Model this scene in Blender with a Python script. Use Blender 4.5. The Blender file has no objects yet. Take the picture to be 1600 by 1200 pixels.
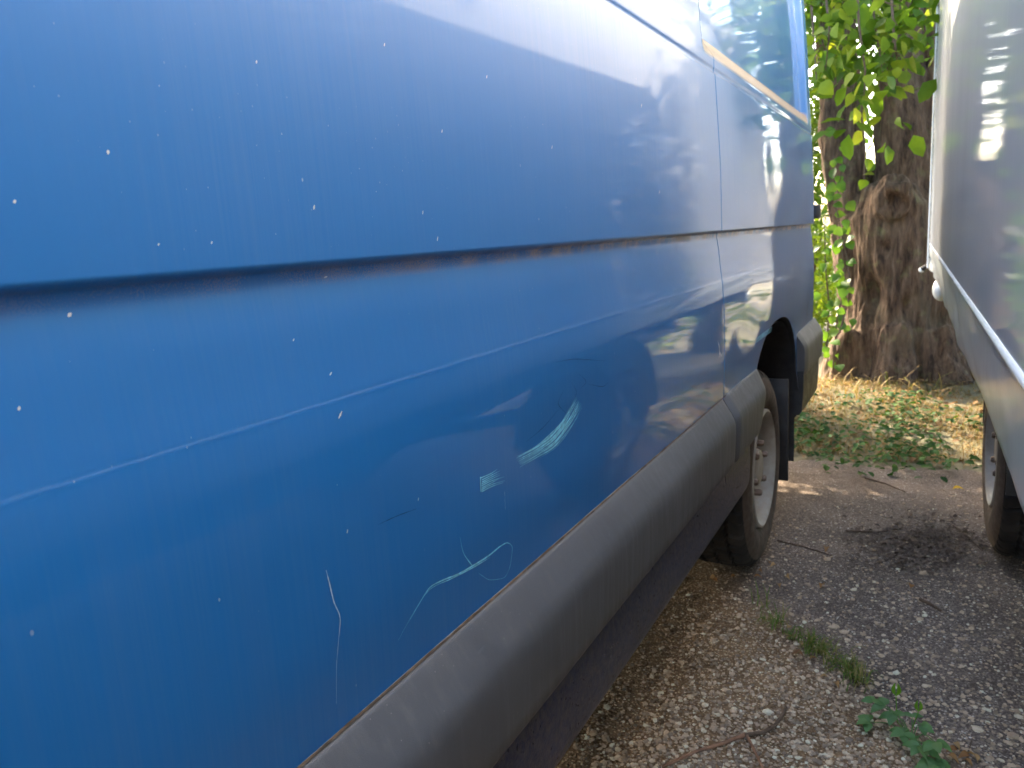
import bpy, bmesh, math, random
import numpy as np
from mathutils import Vector, Matrix, noise as mnoise

random.seed(7); rng = np.random.default_rng(7)
scene = bpy.context.scene
COL = scene.collection
R = math.radians

# ---------------------------------------------------------------- camera
FPX, VPX, VPY, ROLL, CAM_H = 1200.0, 1460.0, 334.0, 4.0, 1.2
dY = np.array([VPX-800, 600-VPY, -FPX]); dY /= np.linalg.norm(dY)
_p = math.atan2(dY[1], -dY[2])
_up = np.array([0, math.cos(_p), math.sin(_p)])
_right = np.cross(dY, _up)
_Z = math.cos(R(ROLL))*_up - math.sin(R(ROLL))*_right
_X = np.cross(dY, _Z)
RW = np.stack([_X, dY, _Z], 1)                     # world -> camera
EYE = np.array([0, 0, CAM_H])
cam_d = bpy.data.cameras.new('camera'); cam = bpy.data.objects.new('camera', cam_d); COL.objects.link(cam)
cam_d.sensor_width = 36; cam_d.lens = FPX/1600*36
cam_d.clip_start = 0.02; cam_d.clip_end = 600
cam_d.dof.use_dof = True; cam_d.dof.focus_distance = 0.95; cam_d.dof.aperture_fstop = 12.0
M4 = Matrix.Identity(4)
for i in range(3):
    for j in range(3): M4[i][j] = RW.T[i, j]
    M4[i][3] = EYE[i]
cam.matrix_world = M4
scene.camera = cam

# ---------------------------------------------------------------- sky, sun, exposure
SUN_EL, SUN_DX, SUN_DY = 31.0, -0.72, 0.70          # the sun stands ahead of the camera, over the van
w = bpy.data.worlds.new('World'); scene.world = w; w.use_nodes = True
nt = w.node_tree; nt.nodes.clear()
sky = nt.nodes.new('ShaderNodeTexSky'); sky.sky_type = 'NISHITA'; sky.sun_disc = False
sky.sun_elevation = R(SUN_EL); sky.sun_rotation = math.atan2(SUN_DX, SUN_DY)
sky.air_density = 1.0; sky.dust_density = 4.5; sky.ozone_density = 1.0
bg = nt.nodes.new('ShaderNodeBackground'); bg.inputs[1].default_value = 0.15
wo = nt.nodes.new('ShaderNodeOutputWorld')
nt.links.new(sky.outputs[0], bg.inputs[0]); nt.links.new(bg.outputs[0], wo.inputs[0])
sl = bpy.data.lights.new('sun', 'SUN'); sl.energy = 2.0; sl.angle = R(0.55); sl.color = (1.0, 0.84, 0.62)
so = bpy.data.objects.new('sun', sl); COL.objects.link(so)
_h = math.hypot(SUN_DX, SUN_DY)
to_sun = Vector((SUN_DX/_h*math.cos(R(SUN_EL)), SUN_DY/_h*math.cos(R(SUN_EL)), math.sin(R(SUN_EL))))
so.rotation_euler = to_sun.to_track_quat('Z', 'Y').to_euler()
scene.view_settings.view_transform = 'Standard'; scene.view_settings.look = 'None'
scene.view_settings.gamma = 1; scene.view_settings.use_curve_mapping = False
scene.view_settings.exposure = 3.68
scene.render.engine = 'CYCLES'
scene.cycles.use_denoising = True
scene.cycles.max_bounces = 7; scene.cycles.diffuse_bounces = 3; scene.cycles.glossy_bounces = 4
scene.cycles.transmission_bounces = 4; scene.cycles.transparent_max_bounces = 4
scene.cycles.use_adaptive_sampling = True; scene.cycles.adaptive_threshold = 0.02; scene.cycles.use_light_tree = False
scene.cycles.blur_glossy = 0.4; scene.cycles.sample_clamp_indirect = 8

# ---------------------------------------------------------------- helpers
def ray(px, py):
    d = RW.T @ np.array([px-800, 600-py, -FPX]); return d/np.linalg.norm(d)
def ground_at(px, py, z=0.0):
    d = ray(px, py); t = (z-EYE[2])/d[2]; return EYE+t*d
def at_depth(px, py, y):
    d = ray(px, py); t = y/d[1]; return EYE+t*d
def link(o, parent=None):
    COL.objects.link(o)
    if parent is not None: o.parent = parent
    return o
def tag(o, label=None, cat=None, group=None, kind=None):
    if label: o['label'] = label
    if cat: o['category'] = cat
    if group: o['group'] = group
    if kind: o['kind'] = kind
    return o
def empty(name, loc=(0, 0, 0), rot=(0, 0, 0)):
    o = bpy.data.objects.new(name, None); o.empty_display_size = 0.1
    o.location = loc; o.rotation_euler = rot; COL.objects.link(o); return o
def mesh_obj(name, verts, faces, mat, parent=None, smooth=True, angle=35, world=True):
    me = bpy.data.meshes.new(name)
    me.from_pydata([tuple(v) for v in verts], [], [tuple(f) for f in faces]); me.update()
    return finish(name, me, mat, parent, smooth, angle, world)
def finish(name, me, mat, parent=None, smooth=True, angle=35, world=True):
    if smooth:
        me.shade_smooth()
        if angle: me.set_sharp_from_angle(angle=R(angle))
    if mat: me.materials.clear(); me.materials.append(mat)
    o = bpy.data.objects.new(name, me)
    link(o, parent)
    if parent is not None and world: o.location = -parent.location      # only used with unrotated parents
    return o
def grid_faces(nu, nv, close_u=False, close_v=False, off=0):
    f = []
    for i in range(nu if close_u else nu-1):
        for j in range(nv if close_v else nv-1):
            a = i*nv+j; b = ((i+1) % nu)*nv+j; c = ((i+1) % nu)*nv+(j+1) % nv; d = i*nv+(j+1) % nv
            f.append((off+a, off+b, off+c, off+d))
    return f
def tube(path, radii, n=8, cap=True):
    path = [Vector(p) for p in path]; V = []; prev = None
    for i, p in enumerate(path):
        t = (path[min(i+1, len(path)-1)]-path[max(i-1, 0)]).normalized()
        if prev is None:
            a = Vector((0, 0, 1)) if abs(t.z) < .9 else Vector((1, 0, 0))
            u = t.cross(a).normalized()
        else: u = (prev-t*prev.dot(t)).normalized()
        prev = u; v = t.cross(u)
        r = radii[i] if hasattr(radii, '__len__') else radii
        for k in range(n):
            a = 2*math.pi*k/n; V.append(p+u*math.cos(a)*r+v*math.sin(a)*r)
    F = grid_faces(len(path), n, close_v=True)
    if cap:
        F.append(tuple(range(n-1, -1, -1))); F.append(tuple((len(path)-1)*n+k for k in range(n)))
    return V, F
def box_vf(x0, x1, y0, y1, z0, z1):
    V = [(x, y, z) for x in (x0, x1) for y in (y0, y1) for z in (z0, z1)]
    return V, [(0, 1, 3, 2), (4, 6, 7, 5), (0, 4, 5, 1), (2, 3, 7, 6), (0, 2, 6, 4), (1, 5, 7, 3)]
def bevel_mesh(V, F, w, seg=2):
    bm = bmesh.new(); vs = [bm.verts.new(v) for v in V]
    for f in F: bm.faces.new([vs[i] for i in f])
    bmesh.ops.recalc_face_normals(bm, faces=bm.faces)
    bmesh.ops.bevel(bm, geom=list(bm.edges), offset=w, segments=seg, profile=.5, affect='EDGES')
    me = bpy.data.meshes.new('m'); bm.to_mesh(me); bm.free(); return me
def bbox_obj(name, b, mat, parent, w=.004, world=True):
    me = bevel_mesh(*box_vf(*b), w); me.name = name
    return finish(name, me, mat, parent, True, 40, world)
def join(parts):
    V, F = [], []
    for v, f in parts:
        o = len(V); V += [tuple(x) for x in v]; F += [tuple(i+o for i in q) for q in f]
    return V, F
def lathe(profile, axis_origin, n=40, axis='x'):
    """profile of (a, r): a along X, revolved about X."""
    V = []
    for a, r in profile:
        for k in range(n):
            t = 2*math.pi*k/n
            V.append((axis_origin[0]+a, axis_origin[1]+r*math.cos(t), axis_origin[2]+r*math.sin(t)))
    return V, grid_faces(len(profile), n, close_v=True)
def hermite(pts, n):
    """monotone-ish cubic through (z, x) points, sampled densely."""
    P = np.array(pts, float); z, x = P[:, 0], P[:, 1]
    d = np.diff(x)/np.diff(z); m = np.zeros(len(z)); m[0] = d[0]; m[-1] = d[-1]
    for i in range(1, len(z)-1):
        m[i] = 0 if d[i-1]*d[i] <= 0 else 2*d[i-1]*d[i]/(d[i-1]+d[i])
    def f(q):
        q = np.asarray(q, float); i = np.clip(np.searchsorted(z, q)-1, 0, len(z)-2)
        h = z[i+1]-z[i]; t = (q-z[i])/h
        return (2*t**3-3*t**2+1)*x[i]+(t**3-2*t**2+t)*h*m[i]+(-2*t**3+3*t**2)*x[i+1]+(t**3-t**2)*h*m[i+1]
    return f
def sstep(a, b, x):
    t = np.clip((x-a)/(b-a), 0, 1); return t*t*(3-2*t)

# ---------------------------------------------------------------- material helpers
def newmat(name):
    m = bpy.data.materials.new(name); m.use_nodes = True
    t = m.node_tree; t.nodes.clear()
    out = t.nodes.new('ShaderNodeOutputMaterial'); b = t.nodes.new('ShaderNodeBsdfPrincipled')
    t.links.new(b.outputs[0], out.inputs[0])
    return m, t, b, out
class N:
    def __init__(s, t): s.t = t
    def node(s, kind, **kw):
        n = s.t.nodes.new(kind)
        for k, v in kw.items(): setattr(n, k, v)
        return n
    def set(s, sock, v):
        if isinstance(v, bpy.types.NodeSocket): s.t.links.new(v, sock)
        elif v is not None: sock.default_value = v
    def coord(s, kind='Object', scale=(1, 1, 1), loc=(0, 0, 0)):
        c = s.node('ShaderNodeTexCoord'); m = s.node('ShaderNodeMapping')
        m.inputs['Scale'].default_value = scale; m.inputs['Location'].default_value = loc
        s.t.links.new(c.outputs[kind], m.inputs[0]); return m.outputs[0]
    def world(s, scale=(1, 1, 1)):
        g = s.node('ShaderNodeNewGeometry'); m = s.node('ShaderNodeMapping'); m.inputs['Scale'].default_value = scale
        s.t.links.new(g.outputs['Position'], m.inputs[0]); return m.outputs[0]
    def noise(s, vec, scale, detail=3, rough=.5, out=0):
        n = s.node('ShaderNodeTexNoise'); s.set(n.inputs['Vector'], vec)
        n.inputs['Scale'].default_value = scale; n.inputs['Detail'].default_value = detail; n.inputs['Roughness'].default_value = rough
        return n.outputs[out]
    def voro(s, vec, scale, feature='F1', rand=1.0):
        n = s.node('ShaderNodeTexVoronoi', feature=feature); s.set(n.inputs['Vector'], vec)
        n.inputs['Scale'].default_value = scale; n.inputs['Randomness'].default_value = rand; return n
    def ramp(s, fac, stops, interp='LINEAR'):
        n = s.node('ShaderNodeValToRGB'); n.color_ramp.interpolation = interp; s.set(n.inputs[0], fac)
        e = n.color_ramp.elements
        while len(e) < len(stops): e.new(.5)
        for k, (p, c) in enumerate(stops):
            e[k].position = p; e[k].color = c if len(c) == 4 else (*c, 1)
        return n.outputs[0]
    def mix(s, fac, a, b, mode='MIX'):
        n = s.node('ShaderNodeMix', data_type='RGBA', blend_type=mode)
        s.set(n.inputs[0], fac)
        for sock, v in ((n.inputs[6], a), (n.inputs[7], b)):
            if isinstance(v, tuple) and len(v) == 3: v = (*v, 1)
            s.set(sock, v)
        return n.outputs[2]
    def math(s, op, a, b=None, c=None, clamp=False):
        n = s.node('ShaderNodeMath', operation=op); n.use_clamp = clamp
        s.set(n.inputs[0], a); s.set(n.inputs[1], b)
        if c is not None: s.set(n.inputs[2], c)
        return n.outputs[0]
    def mapr(s, v, a, b, c=0., d=1., clamp=True):
        n = s.node('ShaderNodeMapRange'); n.clamp = clamp; s.set(n.inputs[0], v)
        for i, q in enumerate((a, b, c, d)): n.inputs[i+1].default_value = q
        return n.outputs[0]
    def bump(s, h, strength, dist):
        n = s.node('ShaderNodeBump'); n.inputs['Strength'].default_value = strength; n.inputs['Distance'].default_value = dist
        s.set(n.inputs['Height'], h); return n.outputs[0]
    def sep(s, v):
        n = s.node('ShaderNodeSeparateXYZ'); s.set(n.inputs[0], v); return n.outputs

def upward(n):
    g = n.node('ShaderNodeNewGeometry'); return n.sep(g.outputs['True Normal'])[2]

GZ = 1.191            # height of the side crease
def vehicle_paint(name, base, base_rough, coat, dust_col, dust_lo, dust_hi, speck=1.0, coat_rough=.03, metallic=0.0, up_dust=True, spec=.5):
    m, t, b, out = newmat(name); n = N(t)
    v = n.world()
    # rain-streaked film of dust
    streak = n.noise(n.world((60, 170, 2.5)), 1.0, 3, .7)
    cloud = n.noise(v, 3.4, 5, .62)
    film = n.math('MULTIPLY', n.mapr(streak, .36, .70, .15, 1.0), n.mapr(cloud, .3, .72, dust_lo, dust_hi))
    col = n.mix(film, base, dust_col)
    # pale specks: droppings, chips, pollen
    specks = None
    for sc, thr, rad in ((42, .80, .050), (150, .70, .09)):
        vo = n.voro(n.world((1, 1, .6)), sc)
        rnd = n.sep(vo.outputs['Color'])
        size = n.mapr(rnd[1], 0, 1, rad*.3, rad)
        hit = n.math('MULTIPLY', n.math('LESS_THAN', vo.outputs['Distance'], size), n.math('GREATER_THAN', rnd[0], thr))
        hit = n.math('MULTIPLY', hit, n.mapr(rnd[2], 0, 1, .2, 1.0))
        specks = hit if specks is None else n.math('MAXIMUM', specks, hit)
    specks = n.math('MULTIPLY', n.math('MULTIPLY', specks, n.mapr(n.noise(v, 4.5, 3, .7), .38, .62)), .65*speck)
    col = n.mix(specks, col, (.62, .62, .58))
    keep = n.math('SUBTRACT', 1.0, specks)
    if up_dust:   # dust that has settled on upward-facing ledges and in the body crease
        up = upward(n)
        gr = n.noise(v, 620, 2, .65)
        z = n.sep(v)[2]
        lodge = n.math('MULTIPLY', n.mapr(up, .10, .30), n.mapr(gr, .15, .45))
        lodge = n.math('MULTIPLY', lodge, n.mapr(z, 1.57, 1.60))
        # grit clinging inside the side crease
        band = n.math('MULTIPLY', n.math('MULTIPLY', n.mapr(z, GZ-.022, GZ-.013), n.mapr(z, GZ+.001, GZ-.005)), n.mapr(n.sep(v)[1], .25, 1.0, .15, 1.0))
        grit = n.math('MULTIPLY', band, n.mapr(n.math('ADD', gr, n.math('MULTIPLY', n.noise(v, 11, 4, .7), .9)), .90, 1.06))
        dirt_m = n.math('MAXIMUM', n.math('MULTIPLY', lodge, .97), n.math('MULTIPLY', grit, .85))
        col = n.mix(dirt_m, col, (.42, .29, .165))
        keep = n.math('MULTIPLY', keep, n.math('SUBTRACT', 1.0, dirt_m))
    t.links.new(col, b.inputs['Base Color'])
    b.inputs['Roughness'].default_value = base_rough; b.inputs['Metallic'].default_value = metallic
    b.inputs['Specular IOR Level'].default_value = spec
    t.links.new(n.math('MULTIPLY', keep, n.math('MULTIPLY', n.math('SUBTRACT', 1.0, film), coat)), b.inputs['Coat Weight'])
    t.links.new(n.mapr(cloud, .3, .7, coat_rough*.7, coat_rough*1.5), b.inputs['Coat Roughness'])
    bmp = n.bump(n.noise(n.world((120, 260, 90)), 1, 1), .06, .0005)
    t.links.new(bmp, b.inputs['Normal']); t.links.new(bmp, b.inputs['Coat Normal'])
    return m

def simple(name, col, rough=.5, metallic=0., var=.25, scale=8, bumps=0, bscale=200, spec=.5, dust=0, dust_col=(.25, .2, .15)):
    m, t, b, out = newmat(name); n = N(t); v = n.world()
    c = n.mix(n.mapr(n.noise(v, scale, 4), .3, .7), tuple(x*(1-var) for x in col), tuple(min(1, x*(1+var)) for x in col))
    if dust:
        c = n.mix(n.math('MULTIPLY', n.mapr(n.noise(v, scale*2.3, 5, .65), .4, .7), dust), c, dust_col)
    t.links.new(c, b.inputs['Base Color'])
    t.links.new(n.mapr(n.noise(v, scale*3, 3), .3, .7, rough*.8, min(1, rough*1.2)), b.inputs['Roughness'])
    b.inputs['Metallic'].default_value = metallic; b.inputs['Specular IOR Level'].default_value = spec
    if bumps: t.links.new(n.bump(n.noise(v, bscale, 4, .6), bumps, .003), b.inputs['Normal'])
    return m

def leaf_mat(name, cols, island=False, trans=.45, rough=.45):
    m, t, b, out = newmat(name); n = N(t)
    if island: r = n.node('ShaderNodeNewGeometry').outputs['Random Per Island']
    else: r = n.node('ShaderNodeObjectInfo').outputs['Random']
    k = len(cols); c = n.ramp(r, [(i/max(1, k-1), q) for i, q in enumerate(cols)])
    c = n.mix(n.mapr(n.noise(n.world(), 45, 3), .35, .7, 0, .35), c, n.mix(1.0, c, (.62, .70, .5), 'MULTIPLY'))
    t.links.new(c, b.inputs['Base Color']); b.inputs['Roughness'].default_value = rough; b.inputs['Specular IOR Level'].default_value = .2
    tr = n.node('ShaderNodeBsdfTranslucent'); t.links.new(n.mix(1.0, c, (1.0, 1.0, .45), 'MULTIPLY'), tr.inputs[0])
    mx = n.node('ShaderNodeMixShader'); mx.inputs[0].default_value = trans
    t.links.new(b.outputs[0], mx.inputs[1]); t.links.new(tr.outputs[0], mx.inputs[2]); t.links.new(mx.outputs[0], out.inputs[0])
    return m

M = {}
M['blue'] = vehicle_paint('blue_paint', (.007, .158, .435), .42, 1.0, (.26, .31, .37), .015, .125, coat_rough=.014)
M['white'] = vehicle_paint('grey_white_paint', (.39, .39, .39), .5, .60, (.40, .40, .39), .03, .20, speck=.25, coat_rough=.02, up_dust=False, spec=.15)
M['skirt'] = vehicle_paint('aluminium_skirt', (.46, .49, .50), .36, .6, (.45, .45, .43), .05, .25, speck=.15, coat_rough=.05, metallic=.1, up_dust=False)
M['alu'] = simple('bright_aluminium', (.72, .72, .68), .28, .6, .1, 20)
def trim_mat():
    m, t, b, out = newmat('grey_plastic_trim'); n = N(t); v = n.world()
    c = n.mix(n.mapr(n.noise(v, 2.5, 4), .35, .65), (.085, .087, .090), (.112, .114, .116))
    st = n.noise(n.world((50, 70, 5)), 1, 4, .65)
    c = n.mix(n.math('MULTIPLY', n.mapr(st, .48, .74), .28), c, (.21, .195, .175))
    sp = n.voro(v, 210); rc = n.sep(sp.outputs['Color'])
    dot = n.math('MULTIPLY', n.math('LESS_THAN', sp.outputs['Distance'], .14), n.math('GREATER_THAN', rc[0], .90))
    c = n.mix(n.math('MULTIPLY', dot, .6), c, (.34, .32, .28))
    sc = n.noise(n.world((40, 9, 150)), 1, 3, .7)
    c = n.mix(n.math('MULTIPLY', n.mapr(sc, .66, .78), .25), c, (.24, .24, .235))
    t.links.new(c, b.inputs['Base Color']); t.links.new(n.mapr(st, .4, .7, .40, .62), b.inputs['Roughness'])
    t.links.new(n.bump(n.noise(v, 1100, 2, .6), .3, .0012), b.inputs['Normal']); return m
M['plastic'] = trim_mat()
M['black'] = simple('black_plastic', (.018, .018, .02), .5, 0, .3, 9, .2, 300, dust=.25, dust_col=(.10, .09, .08))
M['sill'] = simple('dirty_blue_sill', (.014, .026, .075), .33, 0, .25, 30, .35, 260, dust=.8, dust_col=(.12, .097, .082))
M['under'] = simple('underbody', (.03, .028, .027), .9, 0, .3, 5, .3, 80)
M['rim'] = simple('painted_steel_rim', (.35, .32, .27), .5, 0, .12, 14, .05, 300, dust=.55, dust_col=(.28, .21, .15))
M['bolt'] = simple('rusty_bolt', (.18, .13, .10), .6, .5, .4, 60)
M['glass'] = simple('dark_glass', (.02, .025, .03), .05, 0, .1, 3)
M['lamp'] = simple('white_lens', (.8, .8, .78), .2, 0, .05, 10)
M['scratch'] = simple('bare_primer_scratch', (.22, .62, .76), .6, 0, .3, 160)
M['scratch_pale'] = simple('white_scratch', (.6, .68, .72), .6, 0, .2, 160)
M['fleck'] = simple('bird_dropping', (.62, .62, .58), .8, 0, .15, 300)
def tyre_mat():
    m, t, b, out = newmat('tyre_rubber'); n = N(t); v = n.world()
    c = n.mix(n.mapr(n.noise(v, 9, 5, .6), .38, .68), (.011, .010, .010), (.036, .030, .025))
    t.links.new(c, b.inputs['Base Color']); b.inputs['Roughness'].default_value = .75; b.inputs['Specular IOR Level'].default_value = .3
    t.links.new(n.bump(n.noise(v, 240, 4, .6), .35, .002), b.inputs['Normal']); return m
M['tyre'] = tyre_mat()
M['tyre_side'] = simple('dusty_tyre_sidewall', (.075, .052, .038), .8, 0, .35, 16, .2, 200)
def bark_mat():
    m, t, b, out = newmat('bark'); n = N(t); v = n.world((1, 1, .22))
    f = n.noise(v, 26, 6, .68); g = n.noise(n.world(), 3.2, 4); h = n.noise(n.world((1, 1, .5)), 85, 4, .65)
    c = n.ramp(f, [(.34, (.040, .026, .018)), (.46, (.100, .062, .040)), (.60, (.167, .108, .069)), (.78, (.254, .180, .123))])
    c = n.mix(n.mapr(g, .5, .7, 0, .5), c, (.133, .102, .059))
    c = n.mix(n.mapr(n.noise(n.world(), 11, 4), .58, .72, 0, .4), c, (.213, .205, .091))
    t.links.new(c, b.inputs['Base Color']); b.inputs['Roughness'].default_value = .92; b.inputs['Specular IOR Level'].default_value = .2
    hh = n.math('ADD', f, n.math('MULTIPLY', h, .35))
    t.links.new(n.bump(hh, .9, .03), b.inputs['Normal']); return m
M['bark'] = bark_mat()
M['twig'] = simple('twig_bark', (.10, .062, .038), .85, 0, .35, 40, .4, 300)
M['twig_red'] = simple('fallen_twig_bark', (.20, .10, .055), .8, 0, .35, 30, .4, 300)
M['leaf'] = leaf_mat('broad_leaf', [(.05, .11, .012), (.15, .24, .02), (.26, .33, .03), (.10, .18, .02), (.32, .36, .05), (.07, .14, .016)], trans=.55)
M['leaf_i'] = leaf_mat('broad_leaf_mass', [(.05, .11, .012), (.10, .19, .018), (.15, .25, .025), (.07, .14, .02)], True, .5)
M['ivy'] = leaf_mat('creeper_leaf', [(.05, .12, .018), (.09, .18, .025), (.13, .22, .03)], trans=.4)
M['shrub'] = leaf_mat('shrub_leaf', [(.12, .20, .02), (.20, .28, .03), (.28, .33, .05)], True, .6)
M['mid_shrub'] = leaf_mat('mid_shrub_leaf', [(.07, .13, .015), (.12, .19, .025), (.18, .25, .03)], True, .5)
M['dark_shrub'] = leaf_mat('dark_shrub_leaf', [(.03, .07, .012), (.06, .11, .018), (.10, .15, .02)], True, .4)
M['cover'] = leaf_mat('ground_cover_leaf', [(.022, .06, .016), (.04, .095, .022), (.07, .13, .028)], True, .3, .75)
M['weed'] = leaf_mat('weed_leaf', [(.10, .20, .08), (.12, .24, .08), (.15, .26, .09)], trans=.3)
M['weed_bright'] = leaf_mat('young_weed_leaf', [(.11, .26, .02), (.14, .30, .03)], trans=.4)
M['straw'] = leaf_mat('dry_grass', [(.28, .17, .07), (.40, .28, .12), (.20, .11, .045), (.32, .21, .08), (.12, .15, .03), (.24, .14, .06)], True, .3, .7)
M['grass'] = leaf_mat('green_grass', [(.07, .14, .02), (.12, .19, .03), (.30, .23, .09), (.10, .17, .03)], True, .3, .6)
M['litter'] = leaf_mat('dry_leaf', [(.22, .11, .045), (.30, .17, .07), (.15, .08, .04), (.34, .24, .12)], True, .15, .8)
M['litter_o'] = leaf_mat('fallen_leaf', [(.26, .12, .045), (.34, .19, .08), (.42, .27, .13), (.20, .10, .05)], False, .15, .8)
M['yellow'] = leaf_mat('yellow_leaf', [(.55, .34, .02), (.55, .34, .02)], False, .2, .7)
def stone_mat(name, island):
    m, t, b, out = newmat(name); n = N(t)
    r = n.node('ShaderNodeNewGeometry').outputs['Random Per Island'] if island else n.node('ShaderNodeObjectInfo').outputs['Random']
    c = n.ramp(r, [(0, (.204, .149, .106)), (.35, (.330, .243, .168)), (.6, (.456, .327, .216)), (.85, (.581, .439, .303)), (1, (.680, .640, .486))])
    c = n.mix(n.mapr(n.noise(n.world(), 160, 4), .4, .7, 0, .5), c, n.mix(1.0, c, (.680, .640, .475), 'MULTIPLY'))
    t.links.new(c, b.inputs['Base Color']); b.inputs['Roughness'].default_value = .85
    t.links.new(n.bump(n.noise(n.world(), 420, 4, .6), .4, .002), b.inputs['Normal']); return m
M['stone'] = stone_mat('loose_stone', False); M['stone_i'] = stone_mat('grit', True)

# ================================================================ GROUND
def asphalt_mat():
    m, t, b, out = newmat('worn_asphalt'); n = N(t); v = n.world()
    # gravelly dirt, warm bounce light painted in, left of the old joint; asphalt right
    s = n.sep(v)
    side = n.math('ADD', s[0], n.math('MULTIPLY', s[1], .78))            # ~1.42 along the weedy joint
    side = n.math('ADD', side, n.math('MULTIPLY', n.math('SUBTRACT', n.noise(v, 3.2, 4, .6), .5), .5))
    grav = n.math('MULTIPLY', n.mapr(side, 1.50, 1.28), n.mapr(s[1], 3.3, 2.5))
    dirt = n.math('MULTIPLY', n.mapr(n.noise(v, 2.2, 5, .6), .42, .68), .75)
    def agg(sc, stops):
        vo = n.voro(v, sc); c = n.sep(vo.outputs['Color'])
        return n.ramp(c[0], stops, 'LINEAR'), vo.outputs['Distance'], c
    ca, da, ra = agg(105, [(0, (.082, .060, .047)), (.5, (.152, .115, .091)), (.84, (.251, .196, .154)), (.92, (.554, .462, .380)), (1, (.680, .680, .583))])
    cb, db, rb = agg(240, [(0, (.077, .056, .044)), (.6, (.165, .126, .100)), (.9, (.264, .208, .163)), (1, (.554, .462, .374))])
    stone = n.math('MULTIPLY', n.mapr(da, .42, .28), n.math('GREATER_THAN', ra[1], .45))
    col = n.mix(stone, cb, ca)
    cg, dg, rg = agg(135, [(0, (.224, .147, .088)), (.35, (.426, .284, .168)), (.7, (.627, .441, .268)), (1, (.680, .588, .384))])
    gcol_lit = n.mix(n.mapr(dg, .30, .46), cg, n.mix(n.noise(v, 300, 3), (.146, .088, .046), (.336, .211, .112)))
    col = n.mix(grav, col, gcol_lit)
    dirt = n.math('MULTIPLY', dirt, n.math('SUBTRACT', 1.0, n.math('MULTIPLY', grav, .8)))
    damp = n.math('MULTIPLY', n.mapr(s[1], 2.5, 3.7), n.mapr(n.noise(v, 5, 5, .65), .30, .60))
    dirt = n.math('MAXIMUM', dirt, n.math('MULTIPLY', damp, 1.15))
    col = n.mix(n.math('MULTIPLY', dirt, .55), col, n.mix(n.noise(v, 140, 4), (.084, .058, .041), (.216, .151, .105)))
    patch = n.mapr(n.noise(v, 4.2, 5, .62), .34, .66, .72, 1.22)
    pc = n.node('ShaderNodeCombineXYZ')
    for q in range(3): t.links.new(patch, pc.inputs[q])
    col = n.mix(1.0, col, pc.outputs[0], 'MULTIPLY')
    t.links.new(col, b.inputs['Base Color']); b.inputs['Roughness'].default_value = .9; b.inputs['Specular IOR Level'].default_value = .25
    h = n.math('ADD', n.math('MULTIPLY', stone, n.math('SUBTRACT', .5, da)), n.math('ADD', n.math('MULTIPLY', n.math('SUBTRACT', .4, db), .35), n.math('MULTIPLY', n.noise(v, 35, 5, .6), .5)))
    h = n.math('ADD', h, n.math('MULTIPLY', grav, n.math('MULTIPLY', n.math('SUBTRACT', .6, dg), 1.2)))
    t.links.new(n.bump(h, .9, .008), b.inputs['Normal']); return m
def soil_mat():
    m, t, b, out = newmat('verge_soil'); n = N(t); v = n.world()
    c = n.ramp(n.noise(v, 16, 6, .65), [(.3, (.045, .032, .02)), (.5, (.12, .085, .05)), (.68, (.20, .15, .085)), (.8, (.09, .10, .04))])
    far = n.math('MULTIPLY', n.mapr(n.noise(v, .35, 4), .35, .65), .8)
    c = n.mix(far, c, (.20, .19, .10))
    t.links.new(c, b.inputs['Base Color']); b.inputs['Roughness'].default_value = .95
    t.links.new(n.bump(n.noise(v, 60, 5, .65), .8, .02), b.inputs['Normal']); return m
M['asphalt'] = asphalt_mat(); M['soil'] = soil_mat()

def ground_z(x, y):
    return 0.0035*mnoise.noise(Vector((x*4, y*4, 3)))+0.0018*mnoise.noise(Vector((x*17, y*17, 9)))
def verge_z(x, y):
    k = float(sstep(3.9, 5.4, y)); return -.012+.055*k*(1+.8*mnoise.noise(Vector((x*1.7, y*1.7, 1))))*float(sstep(9, 7, y))
# soil sheet to the horizon
xs = np.concatenate([[-250, -60, -20, -8, -4], np.arange(-2.4, 2.01, .08), [3, 5, 9, 20, 60, 250]])
ys = np.concatenate([[-250, -60, -20, -4, 0, 2.5], np.arange(3.4, 8.01, .08), [9, 11, 15, 25, 60, 250]])
V = [(x, y, verge_z(x, y) if -2.5 < x < 2.1 and 3.3 < y < 8.1 else (-.012 if y < 4 else .02)) for x in xs for y in ys]
g = mesh_obj('ground', V, grid_faces(len(xs), len(ys)), M['soil']); tag(g, 'bare soil and dry verge reaching back from the asphalt', 'ground', kind='structure')
# asphalt with an uneven far edge
xs = np.concatenate([[-12, -6, -3, -1.6], np.arange(-1.3, .81, .03), [1.4, 3, 6, 12]])
ys = np.concatenate([[-12, -6, -3, 0], np.linspace(.9, 1, 100)*0+np.linspace(.9, 4.15, 100)])
V = []
for x in xs:
    edge = 4.12+.16*mnoise.noise(Vector((x*2.1, 7, 0)))+.06*mnoise.noise(Vector((x*9, 2, 0)))
    for y in ys:
        yy = y if y <= 1 else 1+(y-1)*(edge-1)/3.15
        z = ground_z(x, yy)*(1 if -1.35 < x < .85 and yy > .85 else 0)
        z -= .02*float(sstep(edge-.10, edge, yy))
        V.append((x, yy, z))
asph = mesh_obj('asphalt', V, grid_faces(len(xs), len(ys)), M['asphalt']); tag(asph, 'worn grey asphalt full of pale stones between the vehicles', 'asphalt', kind='structure')

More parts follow.
